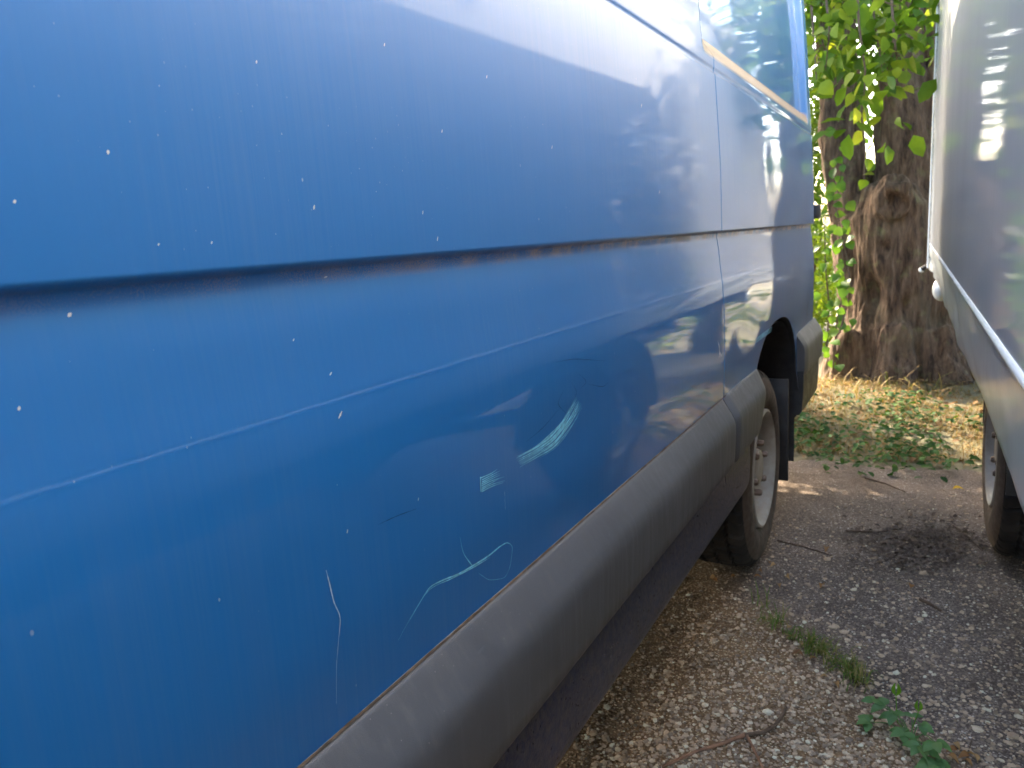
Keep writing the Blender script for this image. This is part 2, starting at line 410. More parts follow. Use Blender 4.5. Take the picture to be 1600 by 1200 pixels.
# ================================================================ BLUE VAN
SIDE = -.48                                   # plane of the van's flank
van = empty('panel_van', (SIDE-.96, .75, 0)); tag(van, 'blue panel van with grey side cladding and scratched dusty flank', 'van')
prof = hermite([(.30, -.15), (.345, -.062), (.366, -.030), (.388, -.010), (.42, .001), (.48, .0035), (.54, .000), (.60, -.004), (.66, -.002), (.76, 0), (.86, .0035), (.97, .0035), (1.06, 0),
                (1.09, -.004), (1.14, -.0085), (GZ-.026, -.0118), (GZ-.014, -.0135), (GZ-.0065, -.0125), (GZ-.0025, -.0045), (GZ-.0002, -.0006), (GZ+.0025, .0003),
                (1.30, -.0005), (1.44, -.005), (1.565, -.0115), (1.576, -.0125), (1.580, -.016), (1.586, -.0165), (1.592, -.0145), (1.70, -.021), (1.95, -.035), (2.17, -.054),
                (2.28, -.085), (2.36, -.145), (2.42, -.235), (2.47, -.42), (2.50, -.70), (2.505, -.96)], 0)
zs = np.concatenate([np.linspace(.30, .60, 14), np.linspace(.63, 1.10, 24), np.linspace(1.115, GZ-.036, 7), np.linspace(GZ-.032, GZ-.012, 8), np.linspace(GZ-.010, GZ+.006, 20), np.linspace(1.21, 1.555, 19),
                     np.array([1.565, 1.5715, 1.576, 1.578, 1.580, 1.583, 1.586, 1.589, 1.592, 1.596]), np.linspace(1.605, 1.695, 16), np.linspace(1.72, 2.14, 18), np.linspace(2.16, 2.42, 16), [2.445, 2.465, 2.48, 2.49, 2.4975, 2.502, 2.505]])
zs = np.unique(np.round(zs, 5))
SEAM = 2.033; REAR = 3.845
ys = np.unique(np.round(np.concatenate([np.linspace(-2.3, .2, 40), np.linspace(.25, 1.88, 56), np.linspace(1.90, 2.02, 14), [SEAM-.0035, SEAM-.0022, SEAM-.0012, SEAM+.0012, SEAM+.0022, SEAM+.0035],
                    np.linspace(2.045, 3.64, 66), np.linspace(3.655, 3.72, 10), np.linspace(3.735, REAR-.055, 5), REAR-.055+.055*np.sin(np.linspace(.15, 1, 9)*math.pi/2)]), 5))
def flank(y, z, fine=True):
    """outward offset of the van's skin from the SIDE plane."""
    x = float(prof(z))
    if fine:
        k = float(sstep(.4, .5, z)*(1-sstep(2.1, 2.25, z)))
        wob = .0005*mnoise.noise(Vector((y*2.2, z*2.6, 4)))
        wob += .0016*float(sstep(1.5, 2.3, y))*mnoise.noise(Vector((y*3.4, z*5.0, 11)))*(1+.6*float(sstep(1.1, .9, z)))
        # dent behind the scuffed paint
        wob -= .0030*math.exp(-(((y-1.02)/.16)**2+((z-.90)/.07)**2))
        x += wob*k
        if abs(y-SEAM) < .005: x -= .0032*float(sstep(.0036, .0012, abs(y-SEAM)))*float(sstep(.5, .56, z)*(1-sstep(2.2, 2.25, z)))
        # pressed window recess with a sloping sill
        if y > 1.85 and 1.58 < z < 2.22:
            a = float(sstep(1.610, 1.668, z))*float(sstep(2.16, 2.13, z))*float(sstep(1.925, 1.965, y))*float(sstep(3.705, 3.665, y))
            x -= .027*a
    e = y-(REAR-.055)
    if e > 0:                                         # rounded rear corner
        x -= .055-math.sqrt(max(0, .055**2-e*e))
    return x
def front_scale(y):
    """height profile of the cab: roof, screen, bonnet."""
    if y > -.75: return 2.505
    if y > -1.75: return 2.505-(2.505-1.32)*float(((-.75-y)/1.0)**1.15)
    return 1.32-.34*((-1.75-y)/.55)**1.4
HALF = .96
rings = []
for y in ys:
    top = front_scale(y); row = []
    nose = .10*float(sstep(-1.5, -2.3, y))+.12*float(sstep(-2.1, -2.3, y))
    for z in zs:
        zz = z if top > 2.5 or z < .9 else .9+(z-.9)*(top-.9)/(2.505-.9)
        off = flank(y, z)-nose*(1 if z < 2.2 else .3)
        off = max(off, -HALF)
        row.append((SIDE+off, y, zz))
    far = [(2*(SIDE-HALF)-p[0], p[1], p[2]) for p in reversed(row[:-1])]
    rings.append(row+far)
nv = len(rings[0]); V = [p for r_ in rings for p in r_]
F = []
for i in range(len(rings)-1):
    for j in range(nv):
        a = i*nv+j; b = i*nv+(j+1) % nv; c = (i+1)*nv+(j+1) % nv; d = (i+1)*nv+j
        F.append((a, d, c, b))
F.append(tuple(range(nv))); F.append(tuple((len(rings)-1)*nv+j for j in reversed(range(nv))))
me = bpy.data.meshes.new('body'); me.from_pydata(V, [], F); me.update()
bm = bmesh.new(); bm.from_mesh(me); bmesh.ops.recalc_face_normals(bm, faces=bm.faces); bm.to_mesh(me); bm.free()
body0 = bpy.data.objects.new('body_raw', me); COL.objects.link(body0)
AXLE = (2.71, -1.30); WR = .352
def arch_loop(yc, half, top, base=-.2, e=2.6, n=40, zc=.34):
    P = []
    for k in range(n+1):
        a = math.pi*k/n; ca, sa = math.cos(a), math.sin(a)
        P.append((yc+half*math.copysign(abs(ca)**(2/e), ca), zc+(top-zc)*abs(sa)**(2/e)))
    return [(yc+half, base)]+P+[(yc-half, base)]
cutters = []
for yc, half, top in ((2.85, .50, .865), (-1.30, .46, .80)):
    for side in (0, 1):
        L = arch_loop(yc, half, top); x0, x1 = (SIDE-.34, SIDE+.3) if side == 0 else (SIDE-2*HALF-.3, SIDE-2*HALF+.34)
        n_ = len(L); Vc = [(x0, a, b) for a, b in L]+[(x1, a, b) for a, b in L]
        Fc = [(i, (i+1) % n_, n_+(i+1) % n_, n_+i) for i in range(n_)]+[tuple(range(n_-1, -1, -1)), tuple(range(n_, 2*n_))]
        mc = bpy.data.meshes.new('cut'); mc.from_pydata(Vc, [], Fc); mc.update()
        b2 = bmesh.new(); b2.from_mesh(mc); bmesh.ops.recalc_face_normals(b2, faces=b2.faces); b2.to_mesh(mc); b2.free()
        oc = bpy.data.objects.new('cut', mc); COL.objects.link(oc); cutters.append(oc)
        md = body0.modifiers.new('arch', 'BOOLEAN'); md.operation = 'DIFFERENCE'; md.solver = 'EXACT'; md.object = oc
dg = bpy.context.evaluated_depsgraph_get(); dg.update()
bme = bpy.data.meshes.new_from_object(body0.evaluated_get(dg))
for o in cutters+[body0]: bpy.data.objects.remove(o)
body = finish('body', bme, M['blue'], van, True, 32)
# arch interiors and everything low and inboard gets underbody and sill finishes by face
for mt in (M['under'], M['sill']): bme.materials.append(mt)
for p in bme.polygons:
    c = p.center
    inside = c.x < SIDE-.02 and c.x > SIDE-2*HALF+.02 and c.z < .875 and abs(p.normal.x) < .55 and min(abs(c.y-2.85), abs(c.y+1.30)) < .52 and c.x < SIDE-.03
    if p.normal.z < -.75 and c.z < .45: p.material_index = 1
    elif inside and c.z > .30: p.material_index = 1
    elif abs(p.normal.x) > .9 and abs(c.x-(SIDE-.34)) < .01 and c.z < .875: p.material_index = 1
    elif c.z < .585: p.material_index = 2

def skin_point(px, py, lift=.0004):
    """point on the van's flank seen at a photo pixel, with its outward normal."""
    d = ray(px, py); X = SIDE
    for _ in range(8):
        t = X/d[0]; p = EYE+t*d; X = SIDE+flank(p[1], p[2])
    e = 2e-3
    gy = (flank(p[1]+e, p[2])-flank(p[1]-e, p[2]))/(2*e); gz = (flank(p[1], p[2]+e)-flank(p[1], p[2]-e))/(2*e)
    nrm = Vector((1, -gy, -gz)).normalized()
    return Vector(p)+nrm*lift, nrm
def strip(path_px, widths, lift=.0005, n=14):
    """thin paint-deep mark following the flank."""
    P = np.array(path_px, float); s = np.linspace(0, len(P)-1, n*(len(P)-1)//2+2)
    # smooth interpolation
    ax = hermite([(i, p[0]) for i, p in enumerate(P)], 0); ay = hermite([(i, p[1]) for i, p in enumerate(P)], 0)
    pts = [skin_point(float(ax(q)), float(ay(q)), lift) for q in s]; V = []
    for i, (p, nr) in enumerate(pts):
        t = (pts[min(i+1, len(pts)-1)][0]-pts[max(i-1, 0)][0]).normalized(); sd = nr.cross(t)
        wv = np.interp(i/(len(pts)-1), np.linspace(0, 1, len(widths)), widths)*1.0*(.7+.6*random.random())
        V += [p+sd*wv, p-sd*wv]
    return V, [(2*i, 2*i+1, 2*i+3, 2*i+2) for i in range(len(pts)-1)]
def scratch(name, strips, mat):
    V, F = join(strips); o = mesh_obj(name, V, F, mat, van, False); return o
mm = .001
st = []
for k in range(26):       # long curved scuff
    o = random.gauss(0, 1); o2 = random.gauss(0, 1); a = max(0, random.random()*1.2-.5)*.6; b = 1-max(0, random.random()*1.1-.5)*.5
    base = [(812, 721), (838, 706), (862, 690), (882, 666), (897, 642), (903, 628)]
    pts = [(x+o*2.6+(i-2.5)*o2*.9+random.gauss(0, .8), y+o*5.0+o2*1.4+random.gauss(0, .8)) for i, (x, y) in enumerate(base)]
    m0 = int(a*3); m1 = max(m0+2, int(round(b*6))); st.append(strip(pts[m0:m1], [.1*mm, (.35+.5*random.random())*mm, .15*mm]))
scratch('paint_scuff', st, M['scratch'])
st = [strip([(750+random.random()*3, 768-k*3.0), (768, 760-k*3.0), (776+random.random()*14, 754-k*3.0)], [.7*mm, .4*mm, .1*mm]) for k in range(8)]
st.append(strip([(751, 768), (750, 745)], [.8*mm, .8*mm]))
scratch('paint_scuff', st, M['scratch'])
st = [strip([(622, 1000), (640, 967), (655, 942), (672, 917), (690, 907), (715, 897), (738, 884), (762, 869), (782, 853), (792, 848), (800, 856), (797, 882), (786, 903), (766, 906), (748, 896)], [.1*mm, .5*mm, .9*mm, 1.2*mm, .5*mm, .25*mm, .15*mm]),
      strip([(640, 968), (672, 920), (705, 904), (738, 887), (765, 871)], [.2*mm, .3*mm, .5*mm, .9*mm, .2*mm]),
      strip([(718, 838), (723, 862), (738, 885)], [.1*mm, .35*mm, .8*mm])]
scratch('curved_scratch', st, M['scratch'])
scratch('thin_scratch', [strip([(509, 891), (515, 915), (521, 940), (531, 968), (528, 1005), (525, 1050), (525, 1100)], [.25*mm, .7*mm, .45*mm, .35*mm, .2*mm, .12*mm, .08*mm])], M['scratch_pale'])
M['smear'] = simple('dark_rub_mark', (.006, .06, .16), .7, 0, .3, 120)
for p in ([(893, 598), (900, 612), (897, 626)], [(868, 566), (900, 561), (945, 564)], [(905, 585), (915, 596), (908, 606)], [(822, 690), (848, 668), (872, 640)], [(880, 610), (872, 630), (884, 646)], [(918, 600), (940, 604), (950, 598)], [(590, 820), (620, 806), (650, 795)]):
    scratch('rub_mark', [strip(p, [.1*mm, .5*mm, .15*mm])], M['smear'])
scratch('thin_scratch', [strip([(788, 768), (789, 796)], [.15*mm, .1*mm])], M['scratch_pale'])
scratch('paint_scuff', [strip([(1121+k, 532+2*k), (1124, 548), (1123+k*1.5, 560-k)], [.6*mm, 1.6*mm, .5*mm]) for k in range(4)], M['scratch_pale'])
scratch('paint_scuff', [strip([(1180, 536-2*k), (1192, 527-2*k), (1206, 517-2*k)], [.4*mm, 1.5*mm, .5*mm]) for k in range(4)], M['scratch'])
for px, py, ln, an in ((490, 324, 8, 80), (516, 584, 6, 60), (531, 648, 13, 66), (400, 97, 5, 80), (168, 238, 7, 85), (29, 638, 7, 80), (458, 531, 4, 60), (660, 332, 6, 85), (683, 373, 7, 80), (22, 315, 6, 60), (508, 433, 6, 20), (542, 830, 6, 80), (862, 230, 5, 80), (1030, 300, 6, 80), (1002, 165, 6, 80), (653, 780, 5, 80), (247, 382, 4, 60), (108, 492, 8, 50), (330, 379, 4, 70), (690, 205, 5, 80), (760, 120, 5, 80), (600, 70, 5, 80)):
    dx, dy_ = math.cos(R(an))*ln/2, -math.sin(R(an))*ln/2
    V, F = strip([(px-dx, py-dy_), (px, py), (px+dx, py+dy_)], [.4*mm, 1.2*mm*min(1, ln/8), .4*mm], .0006, 10)
    mesh_obj('dirt_fleck', V, F, M['fleck'], van, False)

# cladding strips
clad_p = [(.566, -.012), (.566, .020), (.570, .029), (.580, .0345), (.60, .0365), (.64, .0385), (.672, .0395), (.688, .0385), (.699, .0355), (.708, .031), (.724, .0215), (.738, .0130), (.748, .0070), (.7525, .0035), (.754, .000), (.754, -.012)]
def cladding(name, y0t, y0b, y1t, y1b, side=1, n=40):
    V = []; m = len(clad_p)
    for i in range(n+1):
        u = i/n
        e = min(u, 1-u)*(y1t-y0t); rnd = .010*(1-min(1, e/.014))**2
        for z, x in clad_p:
            v = (z-.566)/.19
            ya = y0b+(y0t-y0b)*v; yb = y1b+(y1t-y1b)*v
            X = SIDE+x-(rnd if x > 0 else 0)
            if side < 0: X = 2*(SIDE-HALF)-X
            V.append((X, ya+(yb-ya)*u, z+.0012*mnoise.noise(Vector((u*9, z*3, y0t)))))
    F = grid_faces(n+1, m, close_v=True); F += [tuple(range(m)), tuple(n*m+k for k in reversed(range(m)))]
    me = bpy.data.meshes.new(name); me.from_pydata(V, [], F); me.update()
    b2 = bmesh.new(); b2.from_mesh(me); bmesh.ops.recalc_face_normals(b2, faces=b2.faces); b2.to_mesh(me); b2.free()
    return finish(name, me, M['plastic'], van, True, 50)
for sd in (1, -1):
    cladding('side_cladding', -.80, -.84, SEAM-.002, SEAM-.002, sd, 90)
    cladding('side_cladding', SEAM+.002, SEAM+.002, 2.49, 2.36, sd, 20)
    cladding('side_cladding', 3.30, 3.345, REAR+.02, REAR+.02, sd, 20)
# worn grime line where the strip meets the paint
V = []; nn = 260
for i in range(nn+1):
    y = .2+i*(SEAM-.2)/nn
    for z, x in ((.7535, .004), (.7535+.0022+.0016*mnoise.noise(Vector((y*23, 0, 0))), .0024), ):
        V.append((SIDE+x+.0004, y, z))
mesh_obj('grime_seam', V, [(2*i, 2*i+1, 2*i+3, 2*i+2) for i in range(nn)], simple('seam_grime', (.09, .06, .035), .95, 0, .6, 60), van, False)
# under-sill rail below the cladding
# rear corner: bumper, mud flap, arch liner, hinge
def curved_bumper():
    V = []; prof_b = [(.40, -.02), (.40, .012), (.42, .022), (.52, .028), (.62, .028), (.64, .02), (.645, -.02)]
    path = [(SIDE-.005, 3.34), (SIDE-.003, 3.6), (SIDE-.004, REAR-.02), (SIDE-.02, REAR+.03), (SIDE-.06, REAR+.06), (SIDE-.2, REAR+.075), (SIDE-HALF, REAR+.08), (SIDE-2*HALF+.2, REAR+.075), (SIDE-2*HALF+.06, REAR+.06), (SIDE-2*HALF+.02, REAR+.03), (SIDE-2*HALF+.004, REAR-.02), (SIDE-2*HALF+.005, 3.34)]
    for i, (x, y) in enumerate(path):
        a = Vector(path[max(i-1, 0)]); b = Vector(path[min(i+1, len(path)-1)]); t = (b-a).normalized(); nx, ny = t.y, -t.x
        for z, o in prof_b: V.append((x+nx*o, y+ny*o, z))
    m = len(prof_b); F = grid_faces(len(path), m, close_v=True)+[tuple(range(m)), tuple((len(path)-1)*m+k for k in reversed(range(m)))]
    return V, F
V, F = curved_bumper(); mesh_obj('rear_bumper', V, F, M['black'], van)
bbox_obj('mud_flap', (SIDE-.27, SIDE-.015, 3.20, 3.212, .15, .58), M['black'], van, .004)
# arch liner behind the rear wheel, following the opening
V = []; nA = 24
for i in range(nA+1):
    a = math.pi*(-.06+1.0*i/nA*.98); ca, sa = math.cos(a), math.sin(a); e = 2.6
    yy = 2.85+.485*math.copysign(abs(ca)**(2/e), ca); zz = .34+.51*math.copysign(abs(sa)**(2/e), sa)
    for x in (SIDE-.335, SIDE-.012): V.append((x, yy, zz))
mesh_obj('arch_liner', V, grid_faces(nA+1, 2), M['black'], van)
V, F = lathe([(-.03, 0), (-.03, .022), (-.02, .026), (.02, .026), (.026, .022), (.026, 0)], (0, 0, 0), 16)
V = [(SIDE-.000+b_*.85, REAR+.010+c_*.85, 1.245+a_*1.1) for a_, b_, c_ in V]
mesh_obj('door_hinge', V, F, M['black'], van)
for z0 in (.90,):
    V, F = lathe([(-.03, 0), (-.03, .02), (.03, .02), (.03, 0)], (0, 0, 0), 14)
    mesh_obj('door_hinge', [(SIDE-.036+b_, REAR-.004+c_, z0+a_) for a_, b_, c_ in V], F, M['blue'], van)
bbox_obj('rear_lamp', (SIDE-.075, SIDE-.02, REAR-.006, REAR+.012, .85, 1.12), simple('red_lens', (.35, .02, .015), .15), van)
bbox_obj('number_plate', (SIDE-HALF-.26, SIDE-HALF+.26, REAR+.002, REAR+.012, .80, .91), M['rim'], van)
bbox_obj('floor_pan', (SIDE-2*HALF+.30, SIDE-.30, -2.1, REAR-.1, .26, .45), M['under'], van, .02)
bbox_obj('axle', (SIDE-2*HALF+.30, SIDE-.24, 2.62, 2.70, .30, .38), M['under'], van, .01)

def make_wheel(cx, cy, r, width, parent, out=1, world=True, name='wheel', treads=44):
    """tyre, rim and bolts; axle along X, outer face at cx (pointing out*X)."""
    root = bpy.data.objects.new(name, None); link(root, parent)
    loc = Vector((cx, cy, r)); root.location = loc-(parent.location if world else Vector())
    w = width; rr = .208
    P = [(-.030, rr+.002), (-.012, rr+.012), (-.002, rr+.035), (.000, rr+.06), (-.006, r-.050), (-.016, r-.030)]
    V, F = lathe([(a*out, q) for a, q in P], (0, 0, 0), 72)
    mesh_obj('sidewall', V, F, M['tyre_side'], root, True, 60, False)
    # tread with real blocks
    n = treads*6; prof_t = [(-.015, r-.034), (-.020, r-.020), (-.030, r-.010), (-.042, r-.004), (-.062, r), (-.066, r-.008), (-.074, r-.008), (-.078, r+.001), (-.112, r+.0015), (-.116, r-.008), (-.124, r-.008), (-.128, r+.001), (-w*.72, r), (-w*.74, r-.008), (-w*.78, r-.008), (-w*.8, r), (-w*.92, r-.006), (-w, r-.03), (-w-.004, rr+.02)]
    V = []
    for k in range(n):
        t = 2*math.pi*k/n; ph = k % 6
        for i, (a, q) in enumerate(prof_t):
            cut = .010 if (ph in (0,) and q > r-.025) else 0
            tt = t+.03*math.sin(i*1.1)
            V.append((a*out, (q-cut)*math.cos(tt), (q-cut)*math.sin(tt)))
    F = grid_faces(n, len(prof_t), close_u=True)
    mesh_obj('tread', V, F, M['tyre'], root, True, 30, False)
    P = [(-.028, rr+.004), (-.006, rr+.002), (-.003, rr-.006), (-.012, rr-.014), (-.045, rr-.020), (-.072, rr-.030), (-.080, .162), (-.074, .140), (-.056, .118), (-.050, .095), (-.050, .070), (-.025, .064), (-.020, .050), (-.020, .0005)]
    V, F = lathe([(a*out, q) for a, q in P], (0, 0, 0), 48)
    rim = mesh_obj('rim', V, F, M['rim'], root, True, 40, False)
    V, F = lathe([(-.06*out, rr+.004), (-w*out, rr+.004), (-w*out, .03), (-w*out, 0.001)], (0, 0, 0), 32); mesh_obj('rim_barrel', V, F, M['under'], root, True, 40, False)
    for k in range(6):
        a = 2*math.pi*(k+.3)/6
        V, F = lathe([(-.056*out, .0), (-.056*out, .017), (-.046*out, .017), (-.042*out, .0125), (-.018*out, .0120), (-.012*out, .008), (-.012*out, 0)], (0, .088*math.cos(a), .088*math.sin(a)), 6)
        mesh_obj('wheel_bolt', V, F, M['bolt'], rim, True, 30, False)
    for k in range(9):        # ventilation holes as dark recessed discs
        a = 2*math.pi*(k+.5)/9
        V, F = lathe([(-.085*out, .016), (-.0715*out, .0155), (-.0715*out, .012), (-.088*out, .010), (-.088*out, 0)], (0, .146*math.cos(a), .155*math.sin(a)), 12)
        mesh_obj('vent_hole', V, F, M['under'], rim, True, 30, False)
    return root
make_wheel(SIDE-.012, AXLE[0], WR, .225, van, 1)
make_wheel(SIDE-.030, AXLE[1], WR, .225, van, 1)
make_wheel(SIDE-2*HALF+.030, AXLE[0], WR, .225, van, -1)
make_wheel(SIDE-2*HALF+.030, AXLE[1], WR, .225, van, -1)
# cab glass and lamps (behind the photographer)
def quad(name, pts, mat): return mesh_obj(name, pts, [(0, 1, 2, 3)], mat, van, False)
hc = SIDE-HALF
wz = lambda y: front_scale(y)
quad('windscreen', [(hc-.72, -.84, wz(-.84)+.008), (hc+.72, -.84, wz(-.84)+.008), (hc+.78, -1.68, wz(-1.68)+.02), (hc-.78, -1.68, wz(-1.68)+.02)], M['glass'])
bbox_obj('door_window', (SIDE-.06, SIDE-.028, -1.15, -.45, 1.42, 1.68), M['glass'], van, .01)
for s_ in (-1, 1): bbox_obj('headlamp', (hc+s_*.62-.13, hc+s_*.62+.13, -2.315, -2.28, .72, .90), M['lamp'], van, .01)
bbox_obj('front_bumper', (hc-.80, hc+.80, -2.38, -2.2, .32, .58), M['black'], van, .03)

# ================================================================ PALE BOX TRUCK
S_T, R0 = -.0243, .110
truck = empty('box_truck', (R0, 0, 0), (0, R(.9)*0, -math.atan(S_T)))
tag(truck, 'pale grey box truck standing beside the blue van, close at right', 'truck')
TB = .87; TR = 1.028; TTOP = 2.42; YE = 5.36; YN = -1.25
def tpart(name, b, mat, bw=.004): return bbox_obj(name, b, mat, truck, bw, False)
tpart('box_body', (.012, 2.10, YN, YE+.045, TB+.02, TTOP), M['white'], .006)
def side_panel(y0, y1, z0, z1, seed, mat, tilt=0.0):
    ny, nz = int((y1-y0)/.06)+2, int((z1-z0)/.06)+2; V = []
    for i in range(ny+1):
        for k in range(nz+1):
            y = y0+(y1-y0)*i/ny; z = z0+(z1-z0)*k/nz
            e = min(i, ny-i, k, nz-k)
            V.append((.0009*mnoise.noise(Vector((y*1.7, z*1.1, seed)))+.0004*mnoise.noise(Vector((y*5, z*2, seed+3)))+tilt*(y-y0)+(.0012 if e == 0 else 0), y, z))
    o0 = len(V); F = [tuple(reversed(f)) for f in grid_faces(ny+1, nz+1)]
    return mesh_obj('side_panel', V, F, mat, truck, True, 60, False)
side_panel(YN, YE-.035, TR, TTOP-.04, 5, M['white'])
# rail with a bright upward lip
rail_p = [(TR-.012, .008), (TR-.011, .000), (TR-.009, -.0028), (TR-.005, -.0038), (TR-.001, -.0026), (TR+.002, .001), (TR+.0035, .006)]
def extrude_y(name, prof_, y0, y1, mat, n=40, wob=0., seed=0):
    V = []; m = len(prof_)
    for i in range(n+1):
        y = y0+(y1-y0)*i/n
        for z, x in prof_: V.append((x+wob*mnoise.noise(Vector((y*3, z*2, seed))), y, z))
    F = grid_faces(n+1, m, close_v=True)+[tuple(range(m)), tuple(n*m+k for k in reversed(range(m)))]
    me = bpy.data.meshes.new(name); me.from_pydata(V, [], F); me.update()
    b2 = bmesh.new(); b2.from_mesh(me); bmesh.ops.recalc_face_normals(b2, faces=b2.faces); b2.to_mesh(me); b2.free()
    return finish(name, me, mat, truck, True, 50, False)
extrude_y('rail', rail_p, YN, YE-.01, M['lamp'], 40, .0004, 2)
# buckled lower skirt
ny, nz = 150, 16; V = []
for i in range(ny+1):
    y = YN+(YE-YN)*i/ny
    for k in range(nz+1):
        u = k/nz; z = TR-.011-(TR-.011-TB)*u
        wv = .012*u*float(sstep(1.0, 3.2, y)+.12)*mnoise.noise(Vector((y*1.9, u*1.2, 6)))+.011*float(sstep(1.0, 2.8, y)+.08)*mnoise.noise(Vector((y*2.6+u*1.9, u*1.8, 13)))+.0012*mnoise.noise(Vector((y*9+u*4, u*3, 3)))
        x = .005+.006*u*u+wv+(.012 if k == nz else 0)
        V.append((x, y, z+.016*u*u*mnoise.noise(Vector((y*1.6, 9, 9)))))
mesh_obj('skirt', V, grid_faces(ny+1, nz+1), M['skirt'], truck, True, 60, False)
# rear corner post, bead and cap
me = bevel_mesh(*box_vf(-.004, .07, YE-.028, YE+.055, TB+.005, TTOP), .012, 3); finish('corner_post', me, M['alu'], truck, True, 40, False)
V, F = tube([(-.006, YE-.030, TB+.01), (-.006, YE-.030, 1.6), (-.006, YE-.030, TTOP)], .005, 8); mesh_obj('corner_bead', V, F, M['lamp'], truck, True, 50, False)
extrude_y('roof_rail', [(TTOP-.06, .01), (TTOP-.06, -.012), (TTOP-.02, -.016), (TTOP+.012, -.006), (TTOP+.015, .03)], YN, YE+.05, M['alu'], 20)
# marker lamp on a rubber stalk, tail end cap
mk = empty('marker_lamp', (0, 0, 0)); mk.parent = truck
V, F = tube([(.03, YE+.055, TB+.03), (-.012, YE+.085, TB+.015), (-.030, YE+.10, TB-.002)], [.012, .013, .016], 10); mesh_obj('stalk', V, F, M['black'], mk, True, 50, False)
def ellipsoid(c, r, n=20, m=12):
    V = [];
    for i in range(m+1):
        a = math.pi*i/m
        for k in range(n):
            t = 2*math.pi*k/n; V.append((c[0]+r[0]*math.sin(a)*math.cos(t), c[1]+r[1]*math.sin(a)*math.sin(t), c[2]+r[2]*math.cos(a)))
    return V, grid_faces(m+1, n, close_v=True)
V, F = ellipsoid((-.036, YE+.102, TB-.008), (.017, .012, .017)); mesh_obj('lens', V, F, M['lamp'], mk, True, 0, False)
V, F = ellipsoid((.052, 4.75, .800), (.044, .06, .065)); mesh_obj('end_cap', V, F, M['skirt'], truck, True, 0, False)
tpart('chassis_beam', (.62, .72, -2.6, 5.2, .56, .80), M['under'], .01)
tpart('chassis_beam', (1.38, 1.48, -2.6, 5.2, .56, .80), M['under'], .01)
for yy in np.arange(-1.0, 5.2, .62): tpart('cross_member', (.05, 2.05, yy, yy+.06, .80, TB+.015), M['under'], .006)
tpart('floor', (.03, 2.08, YN+.02, YE, TB-.002, TB+.018), M['under'], .003)
TWR = .372
def truck_wheel(x, y, out):
    return make_wheel(x, y, TWR, .215, truck, out, False)
truck_wheel(.165, 3.10, -1); truck_wheel(1.95, 3.10, 1); truck_wheel(.165, -2.2, -1); truck_wheel(1.95, -2.2, 1)
tpart('axle', (.3, 1.85, 3.06, 3.15, .33, .42), M['under'], .01)
for x0 in (.175, 1.70):
    V = []; nA = 22
    for i in range(nA+1):
        a = R(-2+186*i/nA)            # from the far side over the top and down the near side
        for q, x in ((.435, x0), (.435, x0+.26), (.428, x0+.26), (.428, x0)): V.append((x, 3.10+q*math.cos(a), TWR+q*math.sin(a)))
    F = grid_faces(nA+1, 4, close_v=True)+[(0, 1, 2, 3), tuple(nA*4+k for k in (3, 2, 1, 0))]
    mesh_obj('mudguard', V, F, M['black'], truck, True, 50, False)
# cab, behind the photographer
cabV, cabF = [], []
prof_c = [(-1.35, .45), (-1.35, 2.15), (-1.55, 2.28), (-2.2, 2.28), (-2.45, 2.15), (-2.95, 1.35), (-3.10, 1.2), (-3.15, .45)]
n_ = len(prof_c); cabV = [(.12, a, b) for a, b in prof_c]+[(2.0, a, b) for a, b in prof_c]
cabF = [(i, (i+1) % n_, n_+(i+1) % n_, n_+i) for i in range(n_)]+[tuple(range(n_-1, -1, -1)), tuple(range(n_, 2*n_))]
me = bevel_mesh(cabV, cabF, .04, 3); finish('cab', me, M['white'], truck, True, 40, False)
mesh_obj('windscreen', [(.22, -2.475, 2.13), (1.9, -2.475, 2.13), (1.9, -2.955, 1.36), (.22, -2.955, 1.36)], [(0, 1, 2, 3)], M['glass'], truck, False, 0, False)
tpart('cab_window', (.112, .13, -2.35, -1.6, 1.4, 2.0), M['glass'], .004)

# ================================================================ FOLIAGE HELPERS
def leaf_shape(L=1.0, W=.72, fold=.12, curl=.14, n=5, tip=1.25):
    """ovate leaf along +Y, folded on its midrib, with a short stalk."""
    V = []
    for i in range(n+1):
        u = i/n; wdt = W*.5*math.sin(math.pi*min(1, u**.75))**.8 if 0 < u < 1 else 0
        if u > .6: wdt *= 1-(u-.6)*.35*tip
        z = curl*math.sin(u*2.2)*.5-curl*u*u
        V += [(-wdt, u*L, z+fold*wdt*2), (0, u*L, z), (wdt, u*L, z+fold*wdt*2)]
    F = []
    for i in range(n):
        a = 3*i
        F += [(a, a+1, a+4, a+3), (a+1, a+2, a+5, a+4)]
    return V, F
def leaf_mesh(name, mat, **k):
    V, F = leaf_shape(**k); me = bpy.data.meshes.new(name)
    st = len(V); V = V+[(-.012, 0, 0), (.012, 0, 0), (.010, -.28, -.03), (-.010, -.28, -.03)]; F = F+[(st, st+1, st+2, st+3)]
    me.from_pydata(V, [], F); me.update(); me.shade_smooth(); me.materials.append(mat); return me
